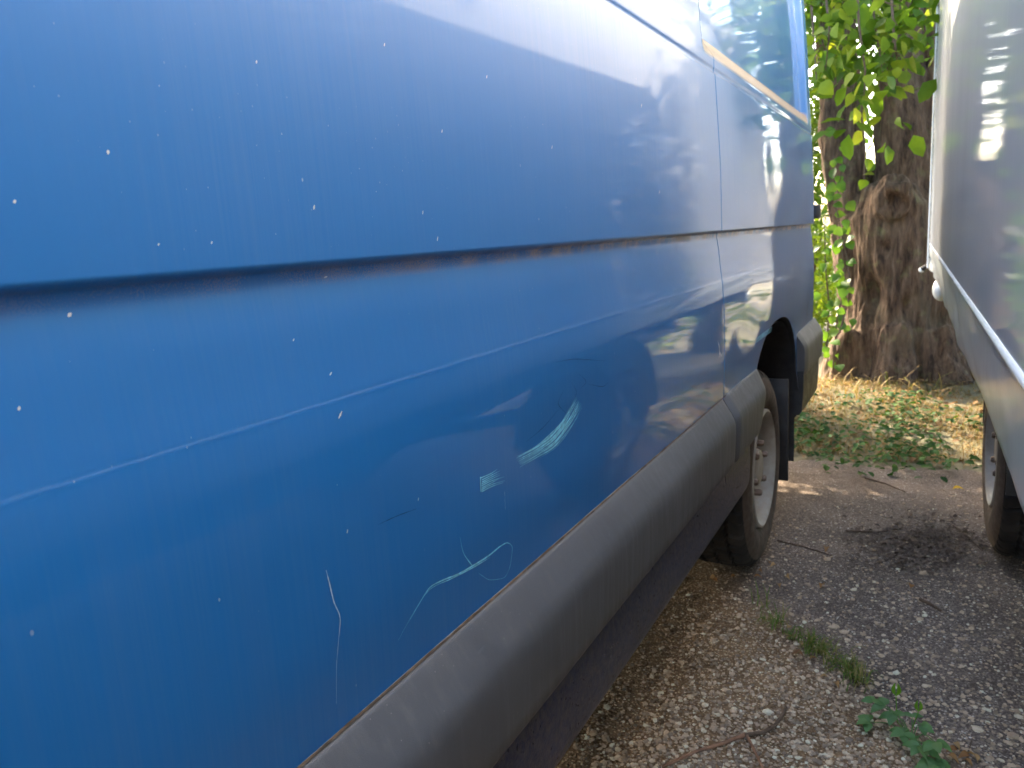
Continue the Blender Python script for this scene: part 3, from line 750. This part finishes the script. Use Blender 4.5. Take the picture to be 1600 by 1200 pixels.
def leaf_mass(name, centres, size, mat, parent=None, droop=.5, flat=0.0, small=True, kind=None):
    """many leaf-sized folded faces as one mesh; centres = (n, 3) array."""
    C_ = np.asarray(centres, float); n = len(C_)
    base = np.array([(0, 0, 0), (.30, .35, .10), (.24, .75, .02), (0, 1.0, -.12), (-.24, .75, .02), (-.30, .35, .10), (0, .5, -.02)])
    yaw = rng.uniform(0, 2*math.pi, n); pit = rng.normal(-droop, .5, n)*(1-flat)+flat*rng.normal(0, .25, n); rol = rng.normal(0, .5, n)*(1-.5*flat)
    s = size*rng.uniform(.65, 1.3, n)
    P = base[None]*s[:, None, None]
    cr, sr = np.cos(rol)[:, None], np.sin(rol)[:, None]
    x, y, z = P[..., 0]*cr+P[..., 2]*sr, P[..., 1], -P[..., 0]*sr+P[..., 2]*cr
    cp, sp = np.cos(pit)[:, None], np.sin(pit)[:, None]; y, z = y*cp-z*sp, y*sp+z*cp
    cy, sy = np.cos(yaw)[:, None], np.sin(yaw)[:, None]; x, y = x*cy-y*sy, x*sy+y*cy
    V = np.stack([x, y, z], -1)+C_[:, None]
    f = np.array([(0, 1, 6), (1, 2, 6), (2, 3, 6), (3, 4, 6), (4, 5, 6), (5, 0, 6)])
    F = (f[None]+(np.arange(n)*7)[:, None, None]).reshape(-1, 3)
    me = bpy.data.meshes.new(name); me.vertices.add(n*7); me.vertices.foreach_set('co', V.reshape(-1))
    me.loops.add(len(F)*3); me.loops.foreach_set('vertex_index', F.reshape(-1))
    me.polygons.add(len(F)); me.polygons.foreach_set('loop_start', np.arange(0, len(F)*3, 3)); me.polygons.foreach_set('loop_total', np.full(len(F), 3))
    me.update(calc_edges=True); me.validate(); me.materials.append(mat)
    o = bpy.data.objects.new(name, me); link(o, parent)
    if parent is not None: o.location = -parent.location
    if kind: o['kind'] = kind
    return o
def blades(name, roots, length, width, mat, lean=.5, parent=None):
    n = len(roots); r_ = np.asarray(roots, float); yaw = rng.uniform(0, 2*math.pi, n); L = length*rng.uniform(.4, 1.3, n); ln = np.abs(rng.normal(lean, .35, n))
    V = np.zeros((n, 7, 3)); d = np.stack([np.cos(yaw), np.sin(yaw), 0*yaw], -1); p = np.stack([-np.sin(yaw), np.cos(yaw), 0*yaw], -1)
    for k, (u, wd) in enumerate(((0, 1), (.4, .9), (.75, .6))):
        q = r_+d*(np.sin(ln*u*1.5)*L*u)[:, None]; q[:, 2] += np.maximum(np.cos(ln*u*1.4), .02)*L*u
        V[:, 2*k] = q+p*width*wd*.5; V[:, 2*k+1] = q-p*width*wd*.5
    q = r_+d*(np.sin(np.minimum(ln*1.5, 1.6))*L)[:, None]; q[:, 2] += np.maximum(np.cos(ln*1.5), -.1)*L; V[:, 6] = q
    f = [(0, 1, 3), (0, 3, 2), (2, 3, 5), (2, 5, 4), (4, 5, 6)]
    F = (np.array(f)[None]+(np.arange(n)*7)[:, None, None]).reshape(-1, 3)
    return mesh_obj(name, V.reshape(-1, 3), F.tolist(), mat, parent, True, 0)
def orient(me, name, parent, base, direction, up, size, world_off):
    o = bpy.data.objects.new(name, me); link(o, parent)
    y = Vector(direction).normalized(); z = Vector(up); z = (z-y*z.dot(y))
    z = z.normalized() if z.length > 1e-4 else Vector((1, 0, 0)); x = y.cross(z)
    m3 = Matrix((x, y, z)).transposed().to_4x4()
    o.matrix_local = Matrix.Translation(Vector(base)-Vector(world_off)) @ m3 @ Matrix.Diagonal((size[0], size[1], size[1], 1))
    return o

# ================================================================ THE OLD TREE
tree = empty('tree', (-.22, 6.40, 0)); tag(tree, 'old forked tree with ridged brown bark behind the gap between the vehicles', 'tree')
TY = 6.40
def P3(px, py, y): p = at_depth(px, py, y); return Vector(p)
stems = [
    ([(-.21, TY, -.15), (-.20, TY, .1), (-.20, TY, .5), (-.22, TY, .95), (-.26, TY, 1.25), (-.30, TY, 1.45)], [.56, .46, .40, .39, .38, .26]),
    ([(-.42, TY, .6), (-.50, TY, 1.0), (-.575, TY, 1.45), (-.62, TY+.02, 1.9), (-.66, TY+.05, 2.5), (-.75, TY+.1, 3.4), (-.95, TY+.2, 4.6)], [.18, .19, .165, .150, .14, .12, .08]),
    ([(-.10, TY, .6), (-.12, TY, 1.0), (-.16, TY, 1.45), (-.21, TY, 1.85), (-.235, TY, 2.3), (-.20, TY, 3.2), (.0, TY, 4.4)], [.22, .26, .235, .19, .14, .12, .08]),
    ([(-.05, TY, 1.3), (.0, TY, 1.65), (.03, TY-.02, 1.85), (.00, TY-.03, 2.05), (-.035, TY-.03, 2.35), (-.1, TY-.1, 2.9)], [.16, .12, .085, .055, .045, .03]),
    ([(-.27, TY-.25, 1.25), (-.25, TY-.38, 1.36), (-.23, TY-.46, 1.44)], [.17, .12, .085]),            # broken stub
    ([(-.45, TY-.2, .35), (-.58, TY-.24, .05), (-.66, TY-.3, -.1)], [.18, .14, .08]), ([(.0, TY-.2, .35), (.12, TY-.3, .05), (.2, TY-.42, -.1)], [.2, .15, .08]),
    ([(-.22, TY-.28, .4), (-.2, TY-.4, .1), (-.2, TY-.5, -.1)], [.18, .15, .08]), ([(.12, TY-.1, .4), (.28, TY-.1, .1), (.45, TY-.1, -.1)], [.2, .18, .1])]
V, F = join([tube(p, r, 20) for p, r in stems])
me = bpy.data.meshes.new('trunk_raw'); me.from_pydata(V, [], F); me.update()
o = bpy.data.objects.new('trunk_raw', me); COL.objects.link(o)
md = o.modifiers.new('r', 'REMESH'); md.mode = 'VOXEL'; md.voxel_size = .013
md = o.modifiers.new('s', 'SMOOTH'); md.iterations = 9; md.factor = .6
dg = bpy.context.evaluated_depsgraph_get(); dg.update(); tme = bpy.data.meshes.new_from_object(o.evaluated_get(dg)); bpy.data.objects.remove(o)
nvt = len(tme.vertices); co = np.zeros(nvt*3); no = np.zeros(nvt*3); tme.vertices.foreach_get('co', co); tme.vertices.foreach_get('normal', no)
co = co.reshape(-1, 3); no = no.reshape(-1, 3)
dents = [((-.40, TY-.40, .66), .075, .13, .10), ((-.30, TY-.42, .98), .05, .05, .05), ((-.14, TY-.42, .60), .04, .05, .04), ((-.24, TY-.50, 1.30), .05, .05, .06)]
for i in range(nvt):
    x, y, z = co[i]
    if y > TY+.15 or z > 2.9: continue
    a = mnoise.noise(Vector((x*9, y*9, z*1.4))); b = mnoise.noise(Vector((x*26+a, y*26, z*3.2))); c = mnoise.noise(Vector((x*3, y*3, z*1.6)))
    e_ = mnoise.noise(Vector((x*5.0+.4*c, y*5.0, z*.8+5)))
    d_ = .036*(.30-abs(a)*1.6)+.018*(.3-abs(b)*1.6)+.022*c+.055*(-abs(e_)*1.2+.25)
    for (p, sx, sz, dep) in dents:
        d_ -= dep*math.exp(-(((x-p[0])/sx)**2+((y-p[1])/.2)**2+((z-p[2])/sz)**2))
    co[i] += no[i]*d_
tme.vertices.foreach_set('co', co.reshape(-1)); tme.update()
finish('trunk', tme, M['bark'], tree, True, 0)

leafA = [leaf_mesh('leaf', M['leaf'], L=1, W=w_, fold=f_, curl=c_) for w_, f_, c_ in ((.80, .10, .18), (.72, .2, .1), (.86, .05, .28), (.76, .16, -.05))]
ivyA = [leaf_mesh('leaf', M['ivy'], L=1, W=w_, fold=f_, curl=c_) for w_, f_, c_ in ((.92, .10, .15), (.85, .18, .2))]
# leafy twigs hanging into view; pixel paths are given their own depth
twigs = [
    ([(1275, -90), (1290, -10), (1296, 50), (1290, 110)], 5.0, 34), ([(1330, -120), (1338, -30), (1342, 40), (1352, 110), (1350, 150)], 4.7, 42),
    ([(1380, -110), (1392, -20), (1396, 50), (1404, 110), (1398, 142)], 4.9, 42), ([(1300, -80), (1318, 0), (1322, 60), (1318, 105)], 5.4, 30),
    ([(1365, -90), (1362, 0), (1372, 70), (1380, 118)], 5.3, 34), ([(1420, -90), (1426, -10), (1420, 40)], 5.5, 18),
    ([(1440, -110), (1436, 0), (1446, 50), (1450, 95)], 5.7, 12), ([(1350, 120), (1346, 180), (1352, 235), (1350, 290)], 5.75, 12),
    ([(1262, -60), (1268, 10), (1272, 70), (1276, 125)], 5.1, 26), ([(1285, -60), (1282, 10), (1284, 60), (1300, 120)], 5.6, 20), ([(1475, -90), (1462, -20), (1458, 30), (1464, 70)], 5.62, 9), ([(1290, -150), (1320, -60), (1350, -10), (1400, 10)], 4.6, 22)]
for path, dep, nl in twigs:
    pts = [P3(px, py, dep+.10*math.sin(px*.3+py)) for px, py in path]
    V, F = tube(pts, list(np.linspace(.010, .003, len(pts))), 7); br = mesh_obj('branch', V, F, M['twig'], tree)
    for k in range(nl):
        u = (k+random.random())/nl*(len(pts)-1); i = min(int(u), len(pts)-2); p = pts[i].lerp(pts[i+1], u-i)
        sp = .045 if dep > 5.6 else .075
        off = Vector((random.gauss(0, sp), random.gauss(0, .09), random.gauss(0, .05)))
        dirv = Vector((random.gauss(0, .7), random.gauss(-.15, .6), random.gauss(-.55, .5)))
        upv = Vector((random.gauss(0, .6), random.gauss(-.4, .6), random.gauss(.7, .4)))
        s = random.uniform(.058, .112)
        orient(random.choice(leafA), 'leaf', br, p+off, dirv, upv, (s, s), tree.location+br.location)
        if off.length > .05:
            pass
pts = []
while len(pts) < 420:
    px, py = random.uniform(1255, 1445), random.uniform(-90, 130)
    if py > 40+90*math.exp(-((px-1340)/60)**2)+random.gauss(0, 15): continue
    pts.append(at_depth(px, py, random.uniform(5.45, 5.95)))
leaf_mass('foliage', np.array(pts), .095, M['leaf_i'], tree, .5, kind='stuff')
# the crown above the frame
pts = []
cl = [(random.gauss(-.3, 1.2), random.gauss(6.6, 1.1), random.uniform(3.3, 6.6), random.uniform(.35, .7)) for _ in range(46)]
for cx_, cy_, cz_, cr_ in cl:
    n = int(150*cr_/.5); q = rng.normal(0, 1, (n, 3)); q /= np.linalg.norm(q, axis=1)[:, None]; q *= cr_*rng.uniform(.4, 1, (n, 1))**.5
    pts.append(q*[1, 1, .75]+[cx_, cy_, cz_])
leaf_mass('crown', np.concatenate(pts), .12, M['leaf_i'], tree, .5, kind='stuff')
for k in range(9):
    c = cl[k]; V, F = tube([(-.7 if k % 2 else 0, TY+.15, 3.6), ((-.5+c[0])*.5, (TY+c[1])*.5, 4.2), (c[0], c[1], c[2])], [.06, .04, .015], 7); mesh_obj('limb', V, F, M['twig'], tree)

# creeper on the left stem
ivy = empty('creeper', tuple(P3(1300, 600, 6.02))); tag(ivy, 'green creeper climbing the left edge of the tree trunk', 'creeper')
for path, dep, nl in (([(1300, 600), (1308, 500), (1322, 440), (1310, 360), (1300, 290), (1304, 220)], 5.92, 34), ([(1312, 520), (1330, 450), (1322, 400), (1306, 320), (1318, 250)], 5.88, 26), ([(1290, 560), (1296, 480), (1290, 420), (1288, 350)], 6.0, 16)):
    pts = [P3(px, py, dep+.03*math.sin(py)) for px, py in path]
    V, F = tube(pts, list(np.linspace(.008, .003, len(pts))), 6); stm = mesh_obj('stem', V, F, M['twig'], ivy)
    for k in range(nl):
        u = (k+random.random())/nl*(len(pts)-1); i = min(int(u), len(pts)-2); p = pts[i].lerp(pts[i+1], u-i)
        off = Vector((random.gauss(0, .035), random.gauss(-.03, .03), random.gauss(0, .03)))
        s = random.uniform(.05, .085)
        orient(random.choice(ivyA), 'leaf', stm, p+off, (random.gauss(0, .6), random.gauss(-.3, .3), random.gauss(-.6, .4)), (random.gauss(0, .3), -.8, random.gauss(.6, .3)), (s, s), ivy.location+stm.location)

def shrub(loc, rad, n, size, mat, label, name='shrub', stems_n=5, cat='shrub', group=None):
    rt = empty(name, loc); tag(rt, label, cat, group); L = Vector(loc); rx, ry, h = rad
    cs = []; k = max(6, n//120)
    for _ in range(k):
        a = rng.uniform(0, 2*math.pi); q = math.sqrt(rng.uniform(0, 1)); z = rng.uniform(.12, 1)*h
        f = math.sqrt(max(.1, 1-(z/h-.45)**2*1.6))
        cs.append((loc[0]+rx*q*f*math.cos(a), loc[1]+ry*q*f*math.sin(a), loc[2]+z))
    c = np.array(cs)[rng.integers(0, k, n)]+rng.normal(0, 1, (n, 3))*[rx*.22, ry*.22, h*.11]
    c[:, 2] = np.maximum(c[:, 2], loc[2]+.02)
    leaf_mass('foliage', c, size, mat, rt)
    for _ in range(stems_n):
        a = rng.uniform(0, 2*math.pi); e = rng.uniform(.2, .8)
        V, F = tube([loc, (loc[0]+.4*rx*e*math.cos(a), loc[1]+.4*ry*e*math.sin(a), loc[2]+h*.5), (loc[0]+rx*e*math.cos(a), loc[1]+ry*e*math.sin(a), loc[2]+h*.9)], [.018, .012, .005], 6)
        mesh_obj('stem', V, F, M['twig'], rt)
    return rt
shrub((-1.30, 8.6, 0), (.42, .5, 2.5), 3000, .085, M['mid_shrub'], 'tall light green bush between the hedge and the tree trunk', 'bush', 5, 'bush')
shrub((-1.02, 7.35, .02), (.42, .5, 1.15), 2100, .055, M['shrub'], 'sunlit yellow-green shrub left of the tree trunk behind the van')
shrub((-2.0, 5.62, 0), (.6, .55, 1.95), 6000, .075, M['dark_shrub'], 'unseen low dark bush behind the blue van, added to shade the ground', 'bush', 6, 'bush')  # unseen, added to shade the ground past the van
shrub((-3.2, 5.0, 0), (.8, .9, 1.9), 2400, .075, M['dark_shrub'], 'unseen tall bush farther behind the blue van, added for shade', 'bush', 5, 'bush')  # another hidden bush put in for shade and reflection
shrub((1.5, 7.6, 0), (1.0, .7, 1.5), 2600, .08, M['shrub'], 'light green bush behind the pale truck', 'bush', 5, 'bush')
for k, (hx, hy, hh) in enumerate(((-1.95, 9.7, 3.6), (-2.75, 9.5, 4.3), (-3.5, 10.2, 4.0))):
    shrub((hx, hy, 0), (.55, .6, hh), 3600, .10, M['dark_shrub'], ('dense tall bush nearest the tree in the hedge behind the van', 'tallest bush in the hedge far behind the blue van', 'farthest left bush in the hedge behind the blue van')[k], 'bush', 6, 'bush', 'hedge behind the van')
for k, (hx, hy) in enumerate(((3.3, -.2), (3.2, 1.9), (3.4, 4.0))):  # made-up bushes that block the bright view under the truck
    shrub((hx, hy, 0), (.75, 1.0, 1.7), 2600, .10, M['dark_shrub'], ('added unseen bush beyond the truck, beside its cab end', 'added unseen bush beyond the truck, beside the middle of its box', 'added unseen bush beyond the truck, beside its rear wheel')[k], 'bush', 5, 'bush', 'added light-blocking bushes beyond the truck')
def back_tree(x, y, h, r, label, seed):
    rt = empty('tree', (x, y, 0)); tag(rt, label, 'tree')
    V, F = tube([(x, y, -.1), (x+.03, y, .8), (x-.04, y, 2), (x+.1, y, 3.4), (x, y, h)], [r*1.3, r, r*.9, r*.7, r*.25], 14); mesh_obj('trunk', V, F, M['bark'], rt)
    P = []
    for _ in range(26):
        c = (random.gauss(x, 1.0), random.gauss(y, .9), random.uniform(2.0, h+.6)); n = 120
        P.append(rng.normal(0, .26, (n, 3))+c)
    leaf_mass('crown', np.concatenate(P), .12, M['leaf_i'], rt, .5)
def sun_block_tree(x, y):  # added out of view, crown shaped to keep sun off the truck side
    rt = empty('tree', (x, y, 0)); tag(rt, 'unseen low-crowned tree added behind the blue van to shade the truck side', 'tree')
    V, F = tube([(x, y, -.05), (x+.02, y, 1.0), (x-.02, y, 2.0), (x, y, 3.4)], [.06, .05, .04, .02], 10); mesh_obj('trunk', V, F, M['bark'], rt)
    q = rng.normal(0, 1, (8500, 3)); q /= np.linalg.norm(q, axis=1)[:, None]; q *= rng.uniform(.25, 1, (8500, 1))**.6
    keep = np.array([mnoise.noise(Vector(p*2.2)) > -.28 for p in q])
    leaf_mass('crown', q[keep]*[1.0, 1.75, .64]+[x, y, 2.94], .10, M['leaf_i'], rt, .5)
sun_block_tree(-2.0, 6.15)
back_tree(.85, 7.2, 5.2, .17, 'slim tree standing behind the rear of the pale truck', 1)
back_tree(2.3, 8.8, 6.0, .2, 'taller tree farther back behind the pale truck', 2)
back_tree(-2.6, 14.5, 6.0, .2, 'tree far back beyond the hedge behind the blue van', 3)

# ================================================================ VERGE PLANTS
def verge_pts(n, x0, x1, y0, y1, keep=None):
    out = []
    while len(out) < n:
        x, y = random.uniform(x0, x1), random.uniform(y0, y1)
        if keep and not keep(x, y): continue
        out.append((x, y, max(verge_z(x, y), ground_z(x, y) if y < 4.1 else -1)))
    return np.array(out)
cl_ = lambda s_, lo: (lambda x, y: mnoise.noise(Vector((x*2.3, y*2.3, s_)))+.25*random.random() > lo)
b = blades('dry_grass', verge_pts(12000, -1.6, 1.0, 4.15, 6.0, cl_(2, -.25)), .075, .0035, M['straw'], 1.15); tag(b, 'dry straw-coloured grass at the foot of the tree', 'grass', kind='stuff')
b = blades('tall_grass', verge_pts(110, -.9, .6, 5.2, 5.95, cl_(5, .0)), .20, .008, M['straw'], .95); tag(b, 'longer bent grass blades against the tree base', 'grass', kind='stuff')
c = verge_pts(1250, -1.0, .55, 3.75, 5.25, lambda x, y: mnoise.noise(Vector((x*2.6+4, y*2.6, 2)))+.35*random.random()-.25*abs(y-4.3) > .0)
c[:, 2] += rng.uniform(.01, .10, len(c))
b = leaf_mass('ground_cover', c, .042, M['cover'], None, .1, .7); tag(b, 'low green ground cover creeping onto the asphalt edge', 'plants', kind='stuff')
c = verge_pts(900, -1.4, .8, 4.05, 6.0); c[:, 2] += rng.uniform(.004, .03, len(c))
b = leaf_mass('leaf_litter', c, .04, M['litter'], None, 0, .8); tag(b, 'brown dry leaf litter on the verge', 'leaf litter', kind='stuff')

# grass strip in the old joint
gp = []
for px, py, n in ((1188, 945, 22), (1200, 965, 30), (1220, 980, 34), (1240, 997, 46), (1262, 1010, 60), (1285, 1020, 70), (1305, 1035, 90), (1325, 1050, 110), (1342, 1062, 70)):
    q = ground_at(px, py)
    for _ in range(n): gp.append((q[0]+random.gauss(0, .014), q[1]+random.gauss(0, .022), ground_z(q[0], q[1])))
gp = [q_ for q_ in gp if mnoise.noise(Vector((q_[0]*14, q_[1]*14, 4)))+.5*random.random() > .12]
b = blades('joint_grass', gp, .055, .0030, M['grass'], .8); tag(b, 'thin strip of grass growing in the asphalt joint', 'grass', kind='stuff')

# five-fingered weed
q = ground_at(1425, 1160); weed = empty('weed_plant', (q[0], q[1], 0)); tag(weed, 'low weed with palmate green leaves growing through the asphalt', 'weed')
wl = leaf_mesh('leaflet', M['weed'], L=1, W=.62, fold=.14, curl=.2); wb = leaf_mesh('leaflet', M['weed_bright'], L=1, W=.5, fold=.25, curl=.1)
crown_p = Vector((q[0], q[1], .006))
for px, py, z, sz, nfin in ((1365, 1095, .05, .030, 3), (1358, 1128, .022, .036, 4), (1398, 1118, .045, .036, 5), (1382, 1102, .060, .040, 3), (1412, 1145, .030, .034, 5), (1440, 1135, .045, .032, 4), (1440, 1168, .028, .040, 5), (1462, 1160, .05, .038, 4), (1462, 1190, .02, .038, 5), (1425, 1120, .05, .026, 3), (1455, 1205, .03, .036, 5)):
    tip = Vector(ground_at(px, py, z)); mid = crown_p.lerp(tip, .5)+Vector((0, 0, .02))
    V, F = tube([crown_p, mid, tip], [.0016, .0012, .001], 6); s = mesh_obj('stem', V, F, M['weed'], weed)
    a0 = random.uniform(0, 6.28); ax = math.atan2(tip.y-crown_p.y, tip.x-crown_p.x)
    for k in range(nfin):
        a = ax+(k-(nfin-1)/2)*(.95 if nfin > 3 else 1.1)+random.gauss(0, .1)
        orient(wl, 'leaflet', s, tip, (math.cos(a), math.sin(a), random.gauss(-.12, .15)), (random.gauss(0, .15), random.gauss(-.2, .15), 1), (sz, sz*random.uniform(.85, 1.1)), weed.location+s.location)
for (px, py), (tx, ty), sz in (((1402, 1128), (1400, 1088), .034), ((1425, 1140), (1435, 1112), .028)):
    a = Vector(ground_at(px, py, .02)); tip = Vector(at_depth(tx, ty, a.y)); V, F = tube([crown_p, a, tip], [.0016, .0013, .001], 6); s = mesh_obj('stem', V, F, M['weed_bright'], weed)
    for sgn in (-1, 1): orient(wb, 'leaflet', s, tip, (sgn*.12, .05, 1), (sgn*.8, -.6, 0), (sz, sz), weed.location+s.location)

# fallen twigs
def ground_path(pts, lift): return [Vector(ground_at(a, b_, 0))+Vector((0, 0, lift+ground_z(*ground_at(a, b_)[:2]))) for a, b_ in pts]
tw = empty('fallen_twig', tuple(ground_at(1165, 1152))); tag(tw, 'curved reddish forked twig lying on the gravel beside the van', 'twig')
V, F = tube(ground_path([(1035, 1202), (1060, 1190), (1090, 1178), (1130, 1165), (1165, 1152)], .006), [.0035, .0038, .004, .0045, .005], 8); mesh_obj('stalk', V, F, M['twig_red'], tw)
V, F = tube(ground_path([(1163, 1153), (1190, 1149), (1210, 1138), (1222, 1122), (1228, 1108)], .006), [.005, .005, .0048, .0045, .004], 8); mesh_obj('stalk', V, F, M['twig'], tw)
V, F = tube(ground_path([(1167, 1153), (1178, 1175), (1190, 1200), (1200, 1215)], .006), [.004, .0035, .003, .003], 8); mesh_obj('stalk', V, F, M['twig_red'], tw)
for name, pts, r_, lab in (('fallen_twig', [(1215, 845), (1255, 855), (1300, 870)], .003, 'thin dry twig on the asphalt beside the van wheel'),
                           ('fallen_twig', [(1322, 830), (1370, 833), (1402, 828)], .004, 'short pale twig on the asphalt in front of the verge'),
                           ('fallen_twig', [(1352, 748), (1385, 757), (1415, 770)], .004, 'pale twig at the edge of the ground cover'),
                           ('fallen_twig', [(1437, 940), (1455, 948), (1470, 957)], .006, 'short thick stick lying in the middle of the asphalt'),
                           ('fallen_twig', [(1490, 822), (1515, 842), (1535, 862)], .004, 'twig leaning toward the truck tyre'),
                           ('fallen_twig', [(1508, 1205), (1512, 1180), (1518, 1160)], .0025, 'small dark twig standing right of the weed')):
    V, F = tube(ground_path(pts, r_), [r_, r_*.9, r_*.6], 7); o = mesh_obj(name, V, F, M['twig']); tag(o, lab, 'twig')

# fallen leaves
flm = leaf_mesh('fallen_leaf', M['litter_o'], L=1, W=.6, fold=.3, curl=.5); fly = leaf_mesh('fallen_leaf', M['yellow'], L=1, W=.7, fold=.2, curl=.3)
def fallen(px, py, s, me, label, group=None):
    p = ground_at(px, py); a = random.uniform(0, 6.28)
    o = orient(me, 'fallen_leaf', None, (p[0], p[1], max(.008, verge_z(p[0], p[1])+.015 if p[1] > 4 else .008)), (math.cos(a), math.sin(a), random.uniform(0, .3)), (random.gauss(0, .3), random.gauss(-.2, .3), 1), (s, s), (0, 0, 0))
    tag(o, label, 'leaf', group)
fallen(1488, 767, .045, fly, 'bright yellow leaf at the edge of the ground cover by the truck tyre')
fallen(1290, 858, .035, flm, 'orange curled leaf on the asphalt right of the van tyre')
fallen(1422, 922, .030, flm, 'pale tan leaf in the middle of the asphalt')
fallen(1287, 917, .030, flm, 'small ochre leaf on the asphalt below the van tyre')
fallen(1255, 1028, .032, flm, 'pinkish dry leaf beside the grass strip')
for px, py, lab in ((1110, 905, 'leftmost dry leaf, half under the van tyre'), (1120, 912, 'second dry leaf from the left under the van tyre'), (1142, 905, 'dry leaf in front of the middle of the van tyre tread'), (1185, 893, 'dry leaf touching the outer edge of the van tyre'), (1200, 880, 'dry leaf beside the van tyre, farthest back of the cluster'),
        (1212, 885, 'dry leaf just right of the van tyre edge'), (1178, 905, 'dry leaf directly below the van tyre corner'), (1228, 903, 'rightmost dry leaf of those near the van tyre'), (1215, 916, 'nearest dry leaf of those right of the van tyre')):
    fallen(px, py, random.uniform(.02, .034), flm, lab, 'dry leaves by the van tyre')
for px, py, lab in ((1240, 1000, 'second farthest dry leaf along the grass strip'), (1265, 1035, 'dry leaf on the gravel at the middle of the grass strip'), (1293, 1062, 'dry leaf left of the thick end of the grass strip'), (1305, 1070, 'nearest dry leaf of those along the grass strip'), (1230, 985, 'farthest dry leaf along the thin end of the grass strip'), (1255, 1012, 'third farthest dry leaf along the grass strip')):
    fallen(px, py, random.uniform(.018, .03), flm, lab, 'dry leaves along the grass strip')
for px, py, lab in ((1490, 1165, 'farthest reddish dry leaf right of the weed'), (1497, 1178, 'second farthest reddish dry leaf right of the weed'), (1505, 1192, 'reddish dry leaf at the bottom edge right of the weed'), (1480, 1185, 'reddish dry leaf closest to the weed stems'), (1515, 1186, 'second rightmost reddish dry leaf by the weed'), (1527, 1195, 'rightmost reddish dry leaf by the weed')):
    fallen(px, py, random.uniform(.02, .035), flm, lab, 'dry leaves beside the weed')

# dark litter heap by the truck
gp = []
while len(gp) < 1000:
    px, py = random.gauss(1440, 50), random.gauss(852, 21)
    if not 1320 < px < 1545: continue
    p = ground_at(px, py); gp.append((p[0], p[1], random.uniform(.001, .014)))
b = leaf_mass('litter_heap', gp, .018, simple('rotted_litter', (.10, .066, .045), .95, 0, .5, 90), None, 0, .8); tag(b, 'dark rotted plant litter on the asphalt near the truck tyre', 'litter', kind='stuff')
gp = [(*ground_at(random.gauss(1440, 42), random.gauss(850, 18))[:2], .006) for _ in range(90)]
b = blades('needle_litter', gp, .05, .002, M['twig'], 1.9); tag(b, 'thin dry stalks strewn over the rotted litter', 'litter', kind='stuff')

# ================================================================ STONES
def stone_shape(seed, sub=1):
    bm_ = bmesh.new(); bmesh.ops.create_icosphere(bm_, subdivisions=sub, radius=1)
    for v_ in bm_.verts:
        k = 1+.42*mnoise.noise(v_.co*1.3+Vector((seed*7.1, seed*3.3, 0))); v_.co *= k; v_.co.z *= .62
    V_ = np.array([v_.co[:] for v_ in bm_.verts]); F_ = np.array([[q.index for q in f_.verts] for f_ in bm_.faces]); bm_.free(); return V_, F_
shapes = [stone_shape(i) for i in range(7)]
low = [stone_shape(i+20) for i in range(5)]
def stone_xy():
    while True:
        px, py = random.uniform(890, 1610), 760+460*random.random()**.7
        p = ground_at(px, py)
        if p[0] < -.95 or p[0] > .6: continue
        joint = p[0]+.78*p[1]
        if joint > 1.42 and random.random() < .45: continue
        if p[0] < -.62 and random.random() < .5: continue
        return p
Vs, Fs, off = [], [], 0
for i in range(6500):
    p = stone_xy(); s = min(.011, .0022+abs(random.gauss(0, .0024))); sv, sf = low[i % 5]; a = random.uniform(0, 6.28); ca, sa = math.cos(a), math.sin(a)
    q = sv*[s*random.uniform(.8, 1.4), s, s]; q = np.stack([q[:, 0]*ca-q[:, 1]*sa, q[:, 0]*sa+q[:, 1]*ca, q[:, 2]], -1)+[p[0], p[1], ground_z(p[0], p[1])+s*.12]
    Vs.append(q); Fs.append(sf+off); off += len(sv)
b = mesh_obj('grit', np.concatenate(Vs).tolist(), np.concatenate(Fs).tolist(), M['stone_i'], None, False); tag(b, 'fine pale grit scattered over the asphalt', 'grit', kind='stuff')
smes = []
for i, (sv, sf) in enumerate(shapes):
    me = bpy.data.meshes.new('stone'); me.from_pydata(sv.tolist(), [], sf.tolist()); me.update(); me.materials.append(M['stone']); smes.append(me)
for i in range(290):
    while True:
        p = stone_xy()
        if p[1] < 2.9: break
    s = random.uniform(.0055, .0100) if i > 14 else random.uniform(.010, .0145)
    o = bpy.data.objects.new('stone', random.choice(smes)); link(o, asph)
    o.location = (p[0], p[1], ground_z(p[0], p[1])-s*.02); o.rotation_euler = (random.gauss(0, .2), random.gauss(0, .2), random.uniform(0, 6.28)); o.scale = (s*random.uniform(.9, 1.4), s, s*random.uniform(.7, 1.1))
